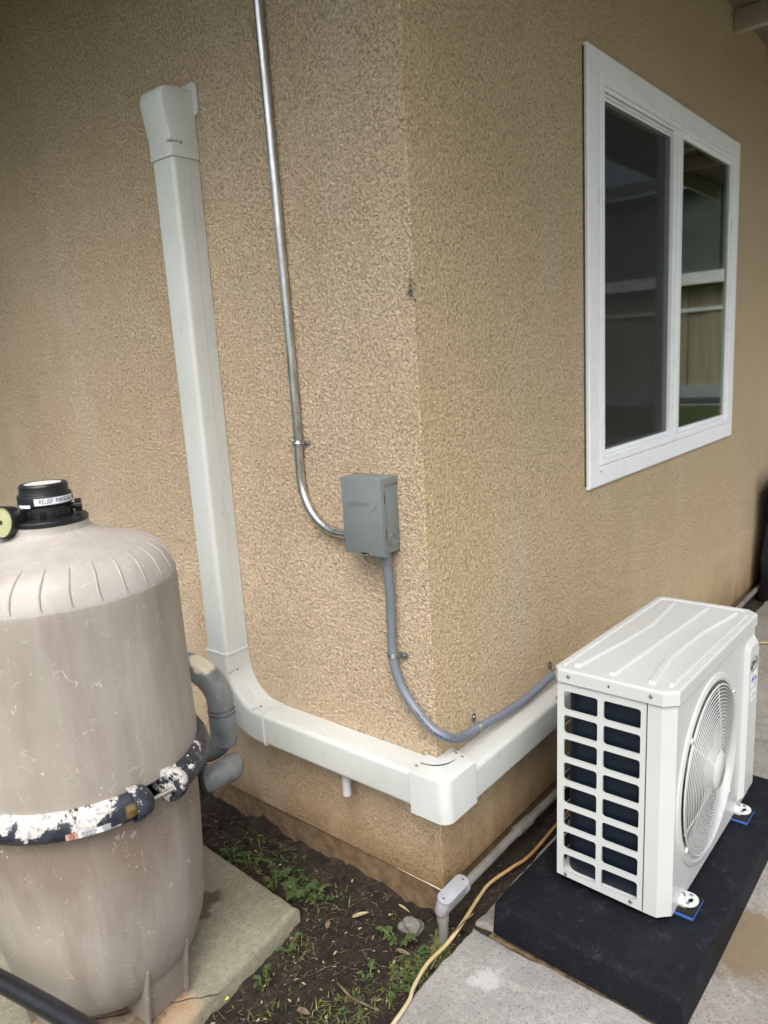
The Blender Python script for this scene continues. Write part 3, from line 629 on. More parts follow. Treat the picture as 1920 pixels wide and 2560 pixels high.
# keep the upper end straight on the connector
hb=B(); hb.tube(sp,rad,16)
b=B(); b.tube([(.0,-.036,.29),(.0,-.035,.268)],.0145,20); b.tube([(.0005,-.0345,.27),(-.0005,-.033,.245)],.0135,20); b.done('connector',M_boxgrey,flex)
def fstrap(p,tdir,side,out):
    p=Vector(p)-flex.location; tdir=Vector(tdir).normalized(); side=Vector(side); out=Vector(out).normalized(); side=(side-tdir*side.dot(tdir)).normalized(); out=side.cross(tdir) if side.cross(tdir).dot(out)>0 else -side.cross(tdir)
    b=B(); rr=.0128
    for dz in (-.004,0,.004):
        b.tube([p+tdir*dz+(side*math.cos(t)+out*math.sin(t))*rr for t in [math.radians(-30+240*i/16) for i in range(17)]],.0022,8)
    base=p-out*.012
    M=Mx(base+side*.012-tdir*0,side,tdir,out); b.mesh(curve_mesh([rrect(0,-.0075,.026,.0075,.006)],.003),M); screw(b,base+side*.028+out*.0015,out,.0048,.003)
    b.done('strap',M_zinc,flex)
fstrap((-.1082,-.02,.742),(.02,0,-1),(1,0,0),(0,-1,0))
fstrap((.0305,.142,.509),(0,1,-.1),(0,0,1),(1,0,0))
fstrap((.041,.555,.508),(.2,1,.2),(0,0,1),(1,0,0))
b=hb; b.mi=1  # printed legend on the jacket
for seg in ((100,165),(205,238)):
    k=seg[0]
    while k<seg[1]-3 and k<len(sp)-2:
        p=sp[k]; t=(sp[k+1]-sp[k]).normalized(); o_=Vector((.72,-.6,-.15)); o_=(o_-t*o_.dot(t)).normalized(); c_=o_.cross(t)
        b.add([p+o_*.0121+c_*.0018,p+o_*.0121-c_*.0018,p+t*.003+o_*.0121-c_*.0018,p+t*.003+o_*.0121+c_*.0018],[[0,1,2,3]]); k+=random.choice((1,1,2))
b.done('hose',[M_flexgrey,M_print],flex)
# ------------------------------------------------------------------ PVC conduit along the footing
pv=thing('pvc_conduit','dusty grey plastic conduit lying along the wall base with an access elbow at the corner','conduit',(.045,-.05,.1))
def PL(p): return Vector(p)-pv.location
b=B(); pp=[(.049,.0,.120),(.048,.06,.1205),(.0455,.17,.1175),(.043,.28,.1145),(.04,.45,.107),(.036,.9,.094),(.034,1.6,.09),(.034,2.4,.09),(.034,3.6,.09)]
b.tube([PL(p) for p in spline(pp,6)],.0122,18); b.tube([PL((.0415,.305,.1145)),PL((.041,.385,.109))],.0158,18); b.done('pipe',M_conduit,pv)
b=B(); b.tube([PL((.042,-.066,-.03)),PL((.044,-.066,.098))],.0133,18); b.tube([PL((.043,-.066,.078)),PL((.044,-.066,.110))],.0158,18); b.done('riser',M_conduit,pv)
b=B(); M=Mx(PL((.050,-.036,.129)),(0,1,0),Vector((-.95,0,.3)).normalized(),Vector((.3,0,.95)).normalized())
def stad(L,W,n=10):
    h=L/2-W/2; return [(h+W/2*math.cos(t),W/2*math.sin(t)) for t in [-PI/2+PI*i/n for i in range(n+1)]]+[(-h-W/2*math.cos(t),-W/2*math.sin(t)) for t in [-PI/2+PI*i/n for i in range(n+1)]]
b.mesh(curve_mesh([stad(.108,.034)],.040,.003),M); b.cyl(PL((.049,.008,.120)),PL((.049,.030,.120)),.0165,18); b.done('access_body',M_conduit2,pv,angle=50)
b=B(); b.mesh(curve_mesh([stad(.112,.038)],.004,.001),M@Matrix.Translation((0,0,.0262))); cv=b.done('access_cover',M_conduit2,pv,angle=50)
for sx in (-1,1):
    b=B(); screw(b,(M@Matrix.Translation((sx*.043,0,.0285)))@Vector((0,0,0)),Vector((.3,0,.95)),.0032,.0015); b.done('screw',M_rust,pv)
# ------------------------------------------------------------------ yellow cord
CP=[(.135,-.62,.06),(.122,-.45,.06),(.117,-.372,.058),(.108,-.294,.058),(.092,-.253,.056),(.077,-.18,.055),(.083,-.102,.06),(.077,-.03,.062),(.062,.068,.062),(.056,.137,.061),(.072,.227,.060),(.085,.32,.056),(.08,.6,.055),(.09,1.4,.055),(.14,2.1,.055),(.35,2.36,.055),(.9,2.32,.055),(1.6,2.5,.055)]
b=B(); b.tube([Vector(p) for p in spline(CP,10)],.0046,12); tagit(b.done('garden_cord',M_yellow),'faded yellow cord snaking past the wall corner along the slab edge','cord')
b=B(); b.tube(spline([(.07,-.16,.02),(.075,-.12,.05),(.082,-.06,.07),(.09,-.0,.075)],6),.0018,6); tagit(b.done('dry_stalk',M_twig),'thin pale dry stalk leaning beside the yellow cord','stalk')

# ------------------------------------------------------------------ condenser (local frame: near left bottom corner)
TILT=math.radians(-2.0)
AX,AY,AZ=.235,.17,.150; L_,D_,HH=.715,.285,.562
ac=thing('condenser_unit','white outdoor condenser unit with a round fan guard standing on a black pad','air conditioner',(AX,AY,AZ),(TILT,0,0))
CH=.026
XY=lambda z:Mx((0,0,z),(1,0,0),(0,1,0),(0,0,1))
b=B(); b.mesh(curve_mesh([[(.014,.004),(D_-CH-.002,.004),(D_-.004,CH+.002),(D_-.004,L_-CH-.002),(D_-CH-.002,L_-.004),(.014,L_-.004),(.004,L_-.014),(.004,.014)]],.014),XY(.009)); b.done('base_pan',M_white,ac)
# near end panel with two columns of rounded openings
XS=.226
holes=[]
rowsz=[]
pitch=.0627; top=.505
for r_ in range(8):
    z1=top-r_*pitch; z0=z1-.0475
    holes.append(rrect(.022,z0,.108,z1,.007)); holes.append(rrect(.123,z0,.212,z1,.007))
b=B(); b.mesh(curve_mesh([[(.004,.004),(XS,-.004),(XS,HH-.035),(.004,HH-.035)]]+holes,.0016),Mx((0,.001,0),(1,0,0),(0,0,1),(0,-1,0)))
# folded hem of each opening gives the sheet visible thickness
for h_ in holes:
    n=len(h_); vs=[(x,.0,z) for x,z in h_]+[(x,.0045,z) for x,z in h_]; b.add(vs,[[i,(i+1)%n,n+(i+1)%n,n+i] for i in range(n)])
b.add([(.004,.001,0.004),(-.001,.010,.006),(-.001,.010,HH-.035),(.004,.001,HH-.035)],[[0,1,2,3]])
b.add([(-.001,.010,.006),(-.001,.034,.006),(-.001,.034,HH-.035),(-.001,.010,HH-.035)],[[0,1,2,3]])
b.done('side_grille',M_white,ac)
FY,FZ,FR=.280,.262,.224    # fan centre along the front
b=B(); yz=lambda x:Mx((x,0,0),(0,1,0),(0,0,1),(1,0,0))
b.mesh(curve_mesh([[(CH,-.004),(L_-CH,-.004),(L_-CH,HH-.035),(CH,HH-.035)],circ(FY,FZ,FR,96)],.0016),yz(D_))
# chamfers and returns
for pts_ in ([(D_,CH),(D_-CH,0),(XS+.0015,0)],[(D_,L_-CH),(D_-CH,L_),(.06,L_)]):
    for (xa,ya),(xb,yb) in zip(pts_,pts_[1:]): b.add([(xa,ya,-.004),(xb,yb,-.004),(xb,yb,HH-.035),(xa,ya,HH-.035)],[[0,1,2,3]])
# pressed ring round the fan opening
b.lathe([(FR+.021,0),(FR+.018,.0035),(FR+.008,.0065),(FR+.001,.0050),(FR-.001,-.004),(FR-.002,-.05)],96,Mx((D_+.0008,FY,FZ),(0,1,0),(0,0,1),(1,0,0)))
b.done('front_panel',M_white,ac,angle=25)
b=B()  # raised control cover at the far end of the front
def raised(bb,poly_o,poly_i,x0,x1):
    n=len(poly_o); vs=[(x0,y,z) for y,z in poly_o]+[(x1,y,z) for y,z in poly_i]
    bb.add(vs,[[i,(i+1)%n,n+(i+1)%n,n+i] for i in range(n)]+[[n+i for i in range(n)]])
po=[(.585,.018),(.640,.018),(.700,.018),(.700,.470),(.684,.500),(.597,.500),(.585,.484)]; pi_=[(.600,.030),(.640,.030),(.697,.030),(.697,.458),(.680,.482),(.612,.482),(.600,.468)]
raised(b,po,pi_,D_+.0008,D_+.013); b.done('service_cover',M_white,ac,angle=15)
# lid
b=B(); lo=[(.008,-.006),(D_-CH+.004,-.006),(D_+.006,CH-.004),(D_+.006,L_-CH+.002),(D_-CH+.002,L_+.006),(.012,L_+.006),(-.006,L_-.012),(-.006,.010)]
def inset(P,d):
    n=len(P); out=[]
    for i in range(n):
        a=Vector(P[i-1]);p=Vector(P[i]);c=Vector(P[(i+1)%n]); e1=(p-a).normalized(); e2=(c-p).normalized(); n1=Vector((-e1.y,e1.x)); n2=Vector((-e2.y,e2.x)); m_=(n1+n2).normalized(); out.append(tuple(p+m_*d/max(.3,m_.dot(n1))))
    return out
l1=lo; l2=inset(lo,.0012); l3=inset(lo,.0035); l4=inset(lo,.016); l5=inset(lo,.020)
n=8; rows=[(l1,HH-.034),(l1,HH-.006),(l2,HH-.002),(l3,HH),(l4,HH),(l5,HH-.0035)]
b.add([(x,y,z) for P,z in rows for x,y in P],[[k*n+i,k*n+(i+1)%n,(k+1)*n+(i+1)%n,(k+1)*n+i] for k in range(5) for i in range(n)]+[[5*n+i for i in range(n)]])
def rib(path,w=.010,h=.0062):
    P=[Vector((x,y,0)) for x,y in path]; m=len(P)
    vs=[]
    for i in range(m):
        d=(P[min(i+1,m-1)]-P[max(i-1,0)]).normalized(); nn=Vector((-d.y,d.x,0))
        hh=h if 0<i<m-1 else 0; ww=w if 0<i<m-1 else w*.7
        for u,k in ((-1,0),(-.55,1),(.55,1),(1,0)): vs.append(P[i]+nn*u*ww+Vector((0,0,HH-.0037+hh*k)))
    b.add(vs,[[i*4+k,i*4+k+1,(i+1)*4+k+1,(i+1)*4+k] for i in range(m-1) for k in range(3)])
def rp(pts):
    P=[Vector(p) for p in pts]; d0=(P[1]-P[0]).normalized()*.008; d1=(P[-1]-P[-2]).normalized()*.008; return [tuple(P[0]),tuple(P[0]+d0)]+[tuple(p) for p in P[1:-1]]+[tuple(P[-1]-d1),tuple(P[-1])]
rib(rp([(.037,.030),(.062,.27),(.072,.44),(.052,.685)]))
rib(rp([(.128,.028),(.152,.685)]))
rib(rp([(.222,.030),(.200,.22),(.206,.44),(.236,.675)]))
rib(rp([(.262,.040),(.268,.675)]),.006)
b.done('lid',M_white,ac,angle=15)
b=B(); b.add([(.2255,-.0012,HH-.036),(.2272,-.0012,HH-.036),(.2272,-.0012,.002),(.2255,-.0012,.002)],[[0,1,2,3]])
b.cyl((.137,-.0055,HH-.017),(.137,-.0068,HH-.017),.0028,12); b.done('panel_seam',painted('seam_grey',srgb(70,74,76),.7),ac,smooth=False)
for p,nn in (((.036,-.0065,HH-.016),(0,-1,0)),((.236,-.0065,HH-.016),(0,-1,0)),((.028,-.0002,.010),(0,-1,0)),((.198,-.003,.012),(0,-1,0)),((-.0065,.02,HH-.09),(-1,0,0))):
    b=B(); screw(b,p,nn,.0048,.0028); b.done('screw',M_zinc,ac)
# coil, back guard wires and fan inside
b=B(); b.box((.055,.016,.006),(.224,.034,HH-.042)); 
b.lathe([(.02,.006),(.038,.006),(.038,HH-.042),(.02,HH-.042)],10,Matrix.Translation((.055,.054,0)),PI,PI*1.5,close=True)
b.box((.017,.054,.006),(.035,L_-.03,HH-.042)); b.done('coil',M_coil,ac)
b=B(); 
for i in range(12): b.tube([(.002,.012,.04+i*.044),(.002,L_-.02,.04+i*.044)],.001,5)
for i in range(10): b.tube([(.002,.02+i*.074,.02),(.002,.02+i*.074,HH-.04)],.001,5)
b.done('back_guard',M_white,ac)
b=B(); b.box((.20,.05,.03),(.204,L_-.03,HH-.04)); b.done('inner_bulkhead',painted('galvanised_inner',srgb(120,122,122),.5),ac)
b=B(); Mf=Mx((D_-.045,FY,FZ),(0,1,0),(0,0,1),(1,0,0)); b.lathe([(0,.022),(.03,.022),(.045,.012),(.048,-.03)],32,Mf)
for k in range(3):
    a0=k*2*PI/3; vs=[]
    for i in range(9):
        for j in range(7):
            rr=.045+(FR-.055)*i/8; an=a0+math.radians(86)*(j/6)*(1-.15*i/8)+.25*i/8; vs.append(Mf@Vector((rr*math.cos(an),rr*math.sin(an),.014-.045*j/6)))
    b.add(vs,[[i*7+j,i*7+j+1,(i+1)*7+j+1,(i+1)*7+j] for i in range(8) for j in range(6)])
b.done('fan',M_inner,ac,angle=60)
b=B(); Mg=Mx((D_+.006,FY,FZ),(0,1,0),(0,0,1),(1,0,0)); dome=lambda r_:.020*(1-(r_/FR)**2)+.002
NR=19
for i in range(NR+1):
    rr=.052+(FR-.0545)*i/NR; wr=.0011 if i<NR else .0024
    rr=.052+(FR-.009-.052)*i/NR
    b.lathe([(rr+wr*math.cos(t),dome(rr)+wr*math.sin(t)) for t in [2*PI*k/6 for k in range(6)]],72,Mg,close=True)
for k in range(6):
    a=math.radians(22+60*k); b.tube([Mg@Vector((rr*math.cos(a),rr*math.sin(a),dome(rr)-.0022)) for rr in [.03+(FR-.006-.03)*i/10 for i in range(11)]],.0017,6)
b.lathe([(0,dome(0)+.004),(.044,dome(.04)+.003),(.049,dome(.05)-.001),(.049,-.003)],40,Mg)
for a in (40,140,215,320):
    a=math.radians(a); c_=Vector((math.cos(a)*(FR+.002),math.sin(a)*(FR+.002),.002)); b.lathe([(0,.004),(.0075,.004),(.0085,0)],14,Mg@Matrix.Translation(c_))
fg=b.done('fan_guard',M_white,ac,angle=40)
for a in (40,140,215,320):
    a=math.radians(a); b=B(); screw(b,Mg@Vector((math.cos(a)*(FR+.003),math.sin(a)*(FR+.003),.006)),(1,0,0),.004,.0026); b.done('screw',M_zinc,ac)
# badges on the control cover
XF=D_+.0133
def onfront(me,y,z,x=XF): return Mx((x,y,z),(0,1,0),(0,0,1),(1,0,0))
b=B(); b.mesh(curve_mesh([circ(0,0,.040,48,.020),circ(0,0,.0375,48,.0178)],.0003),onfront(0,.648,.425)); 
b.mesh(text_mesh('PRO',.021,.0003,1.0,.0003),onfront(0,.660,.426)); b.mesh(curve_mesh([[(-.032,-.009),(-.018,-.012),(-.016,-.003),(-.008,-.003),(-.008,.012),(-.022,.010),(-.022,.002),(-.032,.004)]],.0003),onfront(0,.648,.425)); b.done('oval_badge',M_ink,ac,smooth=False)
b=B(); b.mesh(curve_mesh([rrect(-.030,-.021,.030,.021,.001)],.0003),onfront(0,.650,.378,XF-.0001)); st_=b.done('sticker',M_sticker,ac,smooth=False)
b=B(); b.mesh(text_mesh('INVERTER',.0125,.0003,.92,.0002),onfront(0,.650,.378,XF+.0003)); 
b.tube([onfront(0,.650,.378,XF+.0003)@Vector((.015*math.cos(t)-.005,.015*math.sin(t),0)) for t in [math.radians(70+130*i/12) for i in range(13)]],.001,5); b.tube([onfront(0,.650,.378,XF+.0003)@Vector((.015*math.cos(t)+.006,.015*math.sin(t),0)) for t in [math.radians(-110+130*i/12) for i in range(13)]],.001,5)
b.done('sticker_print',M_inkblue,ac,smooth=False)
b=B(); b.mesh(curve_mesh([rrect(-.028,-.016,.028,.016,.001)],.0003),onfront(0,.650,.330,XF-.0001)); b.done('sticker',M_sticker,ac,smooth=False)
b=B(); 
for z,wd_ in ((.334,.018),(.329,.022),(.324,.022)): b.add([onfront(0,.65,z,XF+.0002)@Vector((u,v,0)) for u,v in ((-wd_,-.0007),(wd_,-.0007),(wd_,.0007),(-wd_,.0007))],[[0,1,2,3]])
b.done('sticker_print',M_ink,ac,smooth=False)
# feet
for fy in (.098,.575):
    b=B(); pl=[(D_-.05,-.026)]+[(D_+.016+.024*math.cos(t),.028*math.sin(t)) for t in [-PI/2+PI*i/14 for i in range(15)]]+[(D_-.05,.026)]
    b.mesh(curve_mesh([pl,[(D_+.022+.0055*math.cos(t),.0105*math.sin(t)) for t in [2*PI*i/20 for i in range(20)]]],.0028,.0004),Matrix.Translation((0,fy,.003)))
    b.lathe([(.017,.0),(.018,.004),(.015,.013),(.010,.0155),(0,.016)],20,Matrix.Translation((D_-.006,fy-.010,.0)))
    b.box((D_-.02,fy-.0265,-.004),(D_+.018,fy-.0235,.004),.001)
    ft=b.done('foot',M_white,ac,angle=50)
    for dy,dx in ((.017,.018),(-.017,.020)):
        b=B(); screw(b,(D_+dx,fy+dy,.0045),(0,0,1),.0048,.003); q=b.done('screw',M_zinc,ft)
    b=B(); screw(b,(D_+.006,fy-.002,.014),(.7,.1,.7),.0052,.003); b.done('screw',M_zinc,ft)
# rubber pads, tilted with the unit
rotm=Matrix.Rotation(TILT,4,'X')
for i,(py,lab) in enumerate(((.052,'blue and black ribbed rubber pad under the near foot of the condenser'),(.528,'blue and black ribbed rubber pad under the far foot of the condenser'))):
    root=thing('rubber_pad',lab,'rubber pad',tuple(Vector((AX,AY,AZ))+rotm@Vector((D_-.04,py+.04,-.019))),(TILT,0,0),'anti vibration pads under the condenser')
    b=B(); b.box((-.06,-.04,.0045),(.082,.04,.0125),.001); b.done('foam_core',M_blue,root)
    b=B(); b.box((-.06,-.04,0),(.082,.04,.0044),.0008)
    b.box((-.06,-.04,.0126),(.082,.04,.0145))
    for k in range(12): b.box((-.06,-.038+k*.0066,.0145),(.082,-.0345+k*.0066,.0172),.0006,1)
    b.done('ribbed_face',M_rubber,root)
# equipment pad
pad=thing('equipment_pad','black plastic equipment pad under the white condenser','equipment pad',(AX,AY,AZ-.019),(TILT,0,0))
b=B()
P0=[(-.084,-.167),(.378,-.186),(.390,.84),(-.078,.84)]
def padrow(ins,z): 
    P=inset(P0,ins); out=[]
    n=4
    for i in range(n):
        a=Vector(P[i-1]);p=Vector(P[i]);c=Vector(P[(i+1)%n]); r_=.012
        p1=p+(a-p).normalized()*r_; p2=p+(c-p).normalized()*r_
        for k in range(5): t=k/4; q=p1.lerp(p,t).lerp(p.lerp(p2,t),t); out.append((q.x,q.y,z))
    return out
rows=[padrow(-.004,-.083),padrow(-.001,-.02),padrow(.0,-.006),padrow(.002,-.002),padrow(.006,0),padrow(.05,.0)]
m=20; b.add([v for r_ in rows for v in r_],[[k*m+i,k*m+(i+1)%m,(k+1)*m+(i+1)%m,(k+1)*m+i] for k in range(5) for i in range(m)]+[[5*m+i for i in range(m)]])
b.done('shell',M_foam,pad)

# ------------------------------------------------------------------ sand filter tank
TX,TY=-.517,-.643
tank=thing('filter_tank','weathered taupe pool filter tank with a flaking black clamp band','filter tank',(TX,TY,.05))
TZ=Matrix.Translation((0,0,-.05))
b=B(); upb=b; up=[(.243,.640),(.251,.641),(.2535,.68),(.2515,.735),(.2505,.83),(.250,.91),(.2495,.99),(.249,1.030),(.2485,1.043),(.2462,1.052),(.243,1.061),(.236,1.079),(.226,1.094),(.212,1.1065),(.194,1.1165),(.168,1.1265),(.136,1.136),(.108,1.146),(.090,1.155),(.082,1.162),(.080,1.168),(.080,1.176),(.06,1.176)]
b.lathe(up,96,TZ)
b=upb
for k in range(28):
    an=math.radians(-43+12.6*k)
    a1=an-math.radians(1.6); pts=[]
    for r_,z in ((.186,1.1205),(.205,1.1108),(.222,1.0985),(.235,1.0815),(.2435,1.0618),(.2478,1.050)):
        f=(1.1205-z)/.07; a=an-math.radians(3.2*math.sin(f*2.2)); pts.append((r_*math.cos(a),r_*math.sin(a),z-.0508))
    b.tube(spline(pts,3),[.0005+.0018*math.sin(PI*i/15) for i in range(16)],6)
    b.mi=1; b.tube([p+Vector((-math.sin(an),math.cos(an),0))*.0022+Vector((math.cos(an)*.0004,math.sin(an)*.0004,.0003)) for p in spline(pts,3)],[.0002+.0008*math.sin(PI*i/15) for i in range(16)],6); b.mi=0  # crease shade painted as a thin dark line beside each rib
b.done('upper_body',[M_tank,painted('crease_shade',srgb(124,115,107),.8)],tank,angle=28)
b=B(); lw=[(.25,.60),(.243,.585),(.2405,.55),(.2400,.474),(.236,.395),(.232,.32),(.228,.253),(.218,.201),(.200,.15),(.175,.107),(.145,.082),(.09,.070),(0,.068)]
b.lathe(lw,96,TZ); b.done('lower_body',M_tank,tank,angle=40)
# clamp band
b=B(); cs=[(.250,.599),(.264,.595),(.2745,.5975),(.278,.603),(.278,.614),(.2745,.629),(.267,.642),(.258,.648),(.250,.648)]
b.lathe(cs,120,TZ,math.radians(13),math.radians(360-4),close=True)
band=b.done('clamp_band',M_clamp,tank,angle=35)
def polar(r_,deg,z): a=math.radians(deg); return Vector((r_*math.cos(a),r_*math.sin(a),z-.05))
def lug(deg,dirn,shell,name):
    a=math.radians(deg); rad_=Vector((math.cos(a),math.sin(a),0)); tan=Vector((-math.sin(a),math.cos(a),0))*dirn
    cpos=polar(.262,deg,.624); b=B(); vs=[]; nu,nv=12,20
    for lay in ((1,.86) if shell else (1,)):
        for i in range(nu+1):
            ph=PI/2*i/nu
            for j in range(nv):
                th=2*PI*j/nv; cr=math.cos(ph)**.62
                vs.append(cpos+tan*(.045*lay*math.sin(ph)**.9)+rad_*(.045*lay*cr*math.cos(th))+Vector((0,0,.034*lay*cr*math.sin(th))))
    fs=[]; N_=(nu+1)*nv
    for L0 in ((0,N_) if shell else (0,)):
        fs+=[[L0+i*nv+j,L0+i*nv+(j+1)%nv,L0+(i+1)*nv+(j+1)%nv,L0+(i+1)*nv+j] for i in range(nu) for j in range(nv)]
    if shell: fs+=[[j,(j+1)%nv,N_+(j+1)%nv,N_+j] for j in range(nv)]
    else: fs+=[list(range(nv))]
    b.add(vs,fs); return b.done(name,M_clamp,band,angle=50)
lug(-9.5,1,True,'lug'); lug(8.5,1,False,'lug')
for a0_,a1_ in ((-19,-8),(9,25)):
    b=B(); b.lathe([(.277,.603),(.2835,.606),(.2845,.620),(.2815,.636),(.276,.640)],14,TZ,math.radians(a0_),math.radians(a1_)); b.done('reinforcing_ear',M_clamp,band,angle=30)
b=B(); p0=polar(.284,-12,.624); p1=polar(.288,10,.624); 
n=46; b.tube([p0.lerp(p1,i/n) for i in range(n+1)],[.0058 if i%2 else .0048 for i in range(n+1)],10); b.done('bolt',M_thread,band)
b=B(); d_=(p1-p0).normalized(); b.tube([p0-d_*.004,p0+d_*.026],.0135,6); b.tube([p0-d_*.0045,p0-d_*.002],.008,10); b.done('nut',M_brass,band,angle=20)
# warning label on the lower flank of the band (its print is upside down)
def bandpatch(a0,a1,z0,z1,off,mat,name,par=band):
    b=B(); vs=[]; n=14
    for i in range(n+1):
        a=math.radians(a0+(a1-a0)*i/n)
        for z in (z0,z1):
            r_=.2783+off; vs.append((r_*math.cos(a),r_*math.sin(a),z-.05))
    b.add(vs,[[2*i,2*i+1,2*i+3,2*i+2] for i in range(n)]); return b.done(name,mat,par)
bandpatch(-36,-31.5,.600,.6125,.0004,M_labelpink,'warning_symbol'); bandpatch(-31.3,-15,.600,.6125,.0004,M_sticker,'warning_label')
def bend(me,a0,rfun,z0,flip):
    for v in me.vertices:
        u,vv=v.co.x,v.co.y
        if flip: u,vv=-u,-vv
        a=math.radians(a0)+u/.278; z=z0+vv; r_=rfun(z)+v.co.z+.0004; v.co=Vector((r_*math.cos(a),r_*math.sin(a),z-.05))
    return me
rf=lambda z:.2787
b=B()
for a0,z0,tx in ((-27.3,.6027,'WARNING'),(-19.3,.6027,'WARNING')): b.mesh(bend(text_mesh(tx,.0052,.0002,1.0,.0001),a0,rf,z0,True))
for a0 in (-27.3,-19.3):
    for k in range(3):
        z=.6060+k*.0022; vs=[]; 
        for i in range(9):
            a=math.radians(a0-3+6*i/8); vs+= [((rf(z)+.0007)*math.cos(a),(rf(z)+.0007)*math.sin(a),z-.05),((rf(z+.001)+.0007)*math.cos(a),(rf(z+.001)+.0007)*math.sin(a),z+.0009-.05)]
        b.add(vs,[[2*i,2*i+1,2*i+3,2*i+2] for i in range(8)])
b.tube([polar(.2789,-33.7+1.05*math.cos(t),.6062+.0048*math.sin(t)) for t in [2*PI*i/24 for i in range(25)]],.0005,5); b.tube([polar(.2789,-34.3,.604),polar(.2789,-33.9,.6085),polar(.2789,-33.2,.604),polar(.2789,-33.0,.6085)],.0007,5)
b.done('label_print',M_ink,band,smooth=False)
# neck, valve, gauge
VX,VY=.0,.0
b=B(); b.lathe([(.02,.0),(.079,0),(.0805,.002),(.0805,.0085),(.078,.011),(.05,.013),(.03,.013)],48,Matrix.Translation((VX*.5,VY*.5,1.1765-.05))); 
b.lathe([(.046,.0),(.0465,.03),(.044,.034),(.040,.036)],40,Matrix.Translation((VX,VY,1.188-.05)))
for k in range(10):
    a=2*PI*k/10; b.box((VX+.046*math.cos(a)-.005,VY+.046*math.sin(a)-.005,1.188-.05),(VX+.046*math.cos(a)+.005,VY+.046*math.sin(a)+.005,1.207-.05),.0025)
b.done('valve_body',M_pipeblk,tank)
b=B(); MT=Matrix.Translation((VX,VY,1.214-.05)); b.lathe([(.040,0),(.0515,.0005),(.054,.003),(.054,.021),(.0525,.0245),(.049,.026),(.0485,.027),(.0485,.042),(.046,.0455),(.040,.0465),(.0385,.0455),(.0375,.045),(0,.0452)],56,MT); vl=b.done('air_relief_knob',M_pipeblk,tank)
b=B(); b.lathe([(0,.0462),(.0365,.0457)],48,MT); b.done('cap_disc',painted('white_disc_label',srgb(222,224,224),.3,.05,60),tank)
b=B(); b.lathe([(.0544,.0055),(.0544,.0195)],40,MT,math.radians(-48),math.radians(75)); b.done('label_band',M_sticker,vl)
b=B(); b.lathe([(.0544,.001),(.0544,.0075)],16,MT,math.radians(-92),math.radians(-58)); b.done('label_scrap',M_sticker,vl)
b=B()
for txt,a0 in (('RELIEF',-24),('MANUAL AIR',27)):
    me=text_mesh(txt,.0135,.0003,.74,.0)
    for v in me.vertices:
        a=math.radians(a0)+v.co.x/.0546; r_=.0546+v.co.z; v.co=MT@Vector((r_*math.cos(a),r_*math.sin(a),.0125+v.co.y))
    b.mesh(me)
b.done('label_lettering',M_ink,vl,smooth=False)
b=B(); kd=Vector((.50,.86,0)).normalized(); k0=Vector((VX,VY,1.205-.05)); b.cyl(k0+kd*.035,k0+kd*.058,.007,14); b.cyl(k0+kd*.056,k0+kd*.070,.0125,10); 
for k in range(8):
    a=2*PI*k/8; sd_=kd.orthogonal().normalized(); s2=kd.cross(sd_); q=k0+kd*.063+(sd_*math.cos(a)+s2*math.sin(a))*.0118; b.tube([q-kd*.006,q+kd*.006],.0028,6)
b.done('bleed_knob',M_pipeblk,tank)
gd=Vector((.34,-.92,.16)).normalized(); g0=Vector((VX,VY,1.186-.05)); gc=Vector((-.44-.0-TX-.077+.046,-.0,0))
GC=Vector((-.002,-.088,1.192-.05))
b=B(); gx=gd.orthogonal().normalized(); MG=Mx(GC,gx,gd.cross(gx),gd)
b.lathe([(0,-.034),(.022,-.034),(.030,-.028),(.0325,-.018),(.0335,.004),(.0335,.012),(.0315,.0128),(.0305,.009),(0,.008)],40,MG); b.tube([GC-gd*.03,GC-gd*.05,Vector((VX,VY,1.196-.05))],.0105,12); gg=b.done('pressure_gauge',M_pipeblk,tank)
b=B(); b.lathe([(0,.0092),(.0302,.0092)],40,MG); b.done('dial',M_dial,gg)
b=B(); b.tube([MG@Vector((0,0,.0105)),MG@Vector((.012,-.014,.0105))],.001,6); b.lathe([(0,.0115),(.004,.011),(.0045,.0095)],12,MG); b.done('needle',M_rust,gg)
# legs
for k,a in enumerate((5.6,95.6,185.6,275.6)):
    ar=math.radians(a); R_=Vector((math.cos(ar),math.sin(ar),0)); Tn=Vector((-math.sin(ar),math.cos(ar),0)); b=B()
    def Q(r_,t_,z): return R_*r_+Tn*t_+Vector((0,0,z-.05))
    f=[(.178,.0505),(.184,.10),(.191,.15),(.199,.20)]
    vs=[]; tt=(-.057,-.030,0,.030,.057)
    for r_,z in f:
        for t_ in tt: vs.append(Q(r_-.0 +.006*(1-(t_/.057)**2),t_,z))
    n=len(tt); b.add(vs,[[i*n+j,i*n+j+1,(i+1)*n+j+1,(i+1)*n+j] for i in range(3) for j in range(n-1)])
    for sgn in (-1,1):
        # stiffening fin and side wall
        vs=[]
        for r_,z in f: vs+=[Q(r_+.014,sgn*.057,z),Q(r_+.014,sgn*.0515,z),Q(r_-.002,sgn*.0515,z),Q(r_-.002,sgn*.057,z)]
        b.add(vs,[[i*4+j,i*4+(j+1)%4,(i+1)*4+(j+1)%4,(i+1)*4+j] for i in range(3) for j in range(4)]+[[12,13,14,15],[0,1,2,3]])
        vs=[]
        for r_,z in f: vs+=[Q(r_,sgn*.056,z),Q(r_-.09,sgn*.046,z)]
        b.add(vs,[[2*i,2*i+1,2*i+3,2*i+2] for i in range(3)])
    b.done('leg',M_tank,tank,angle=30)
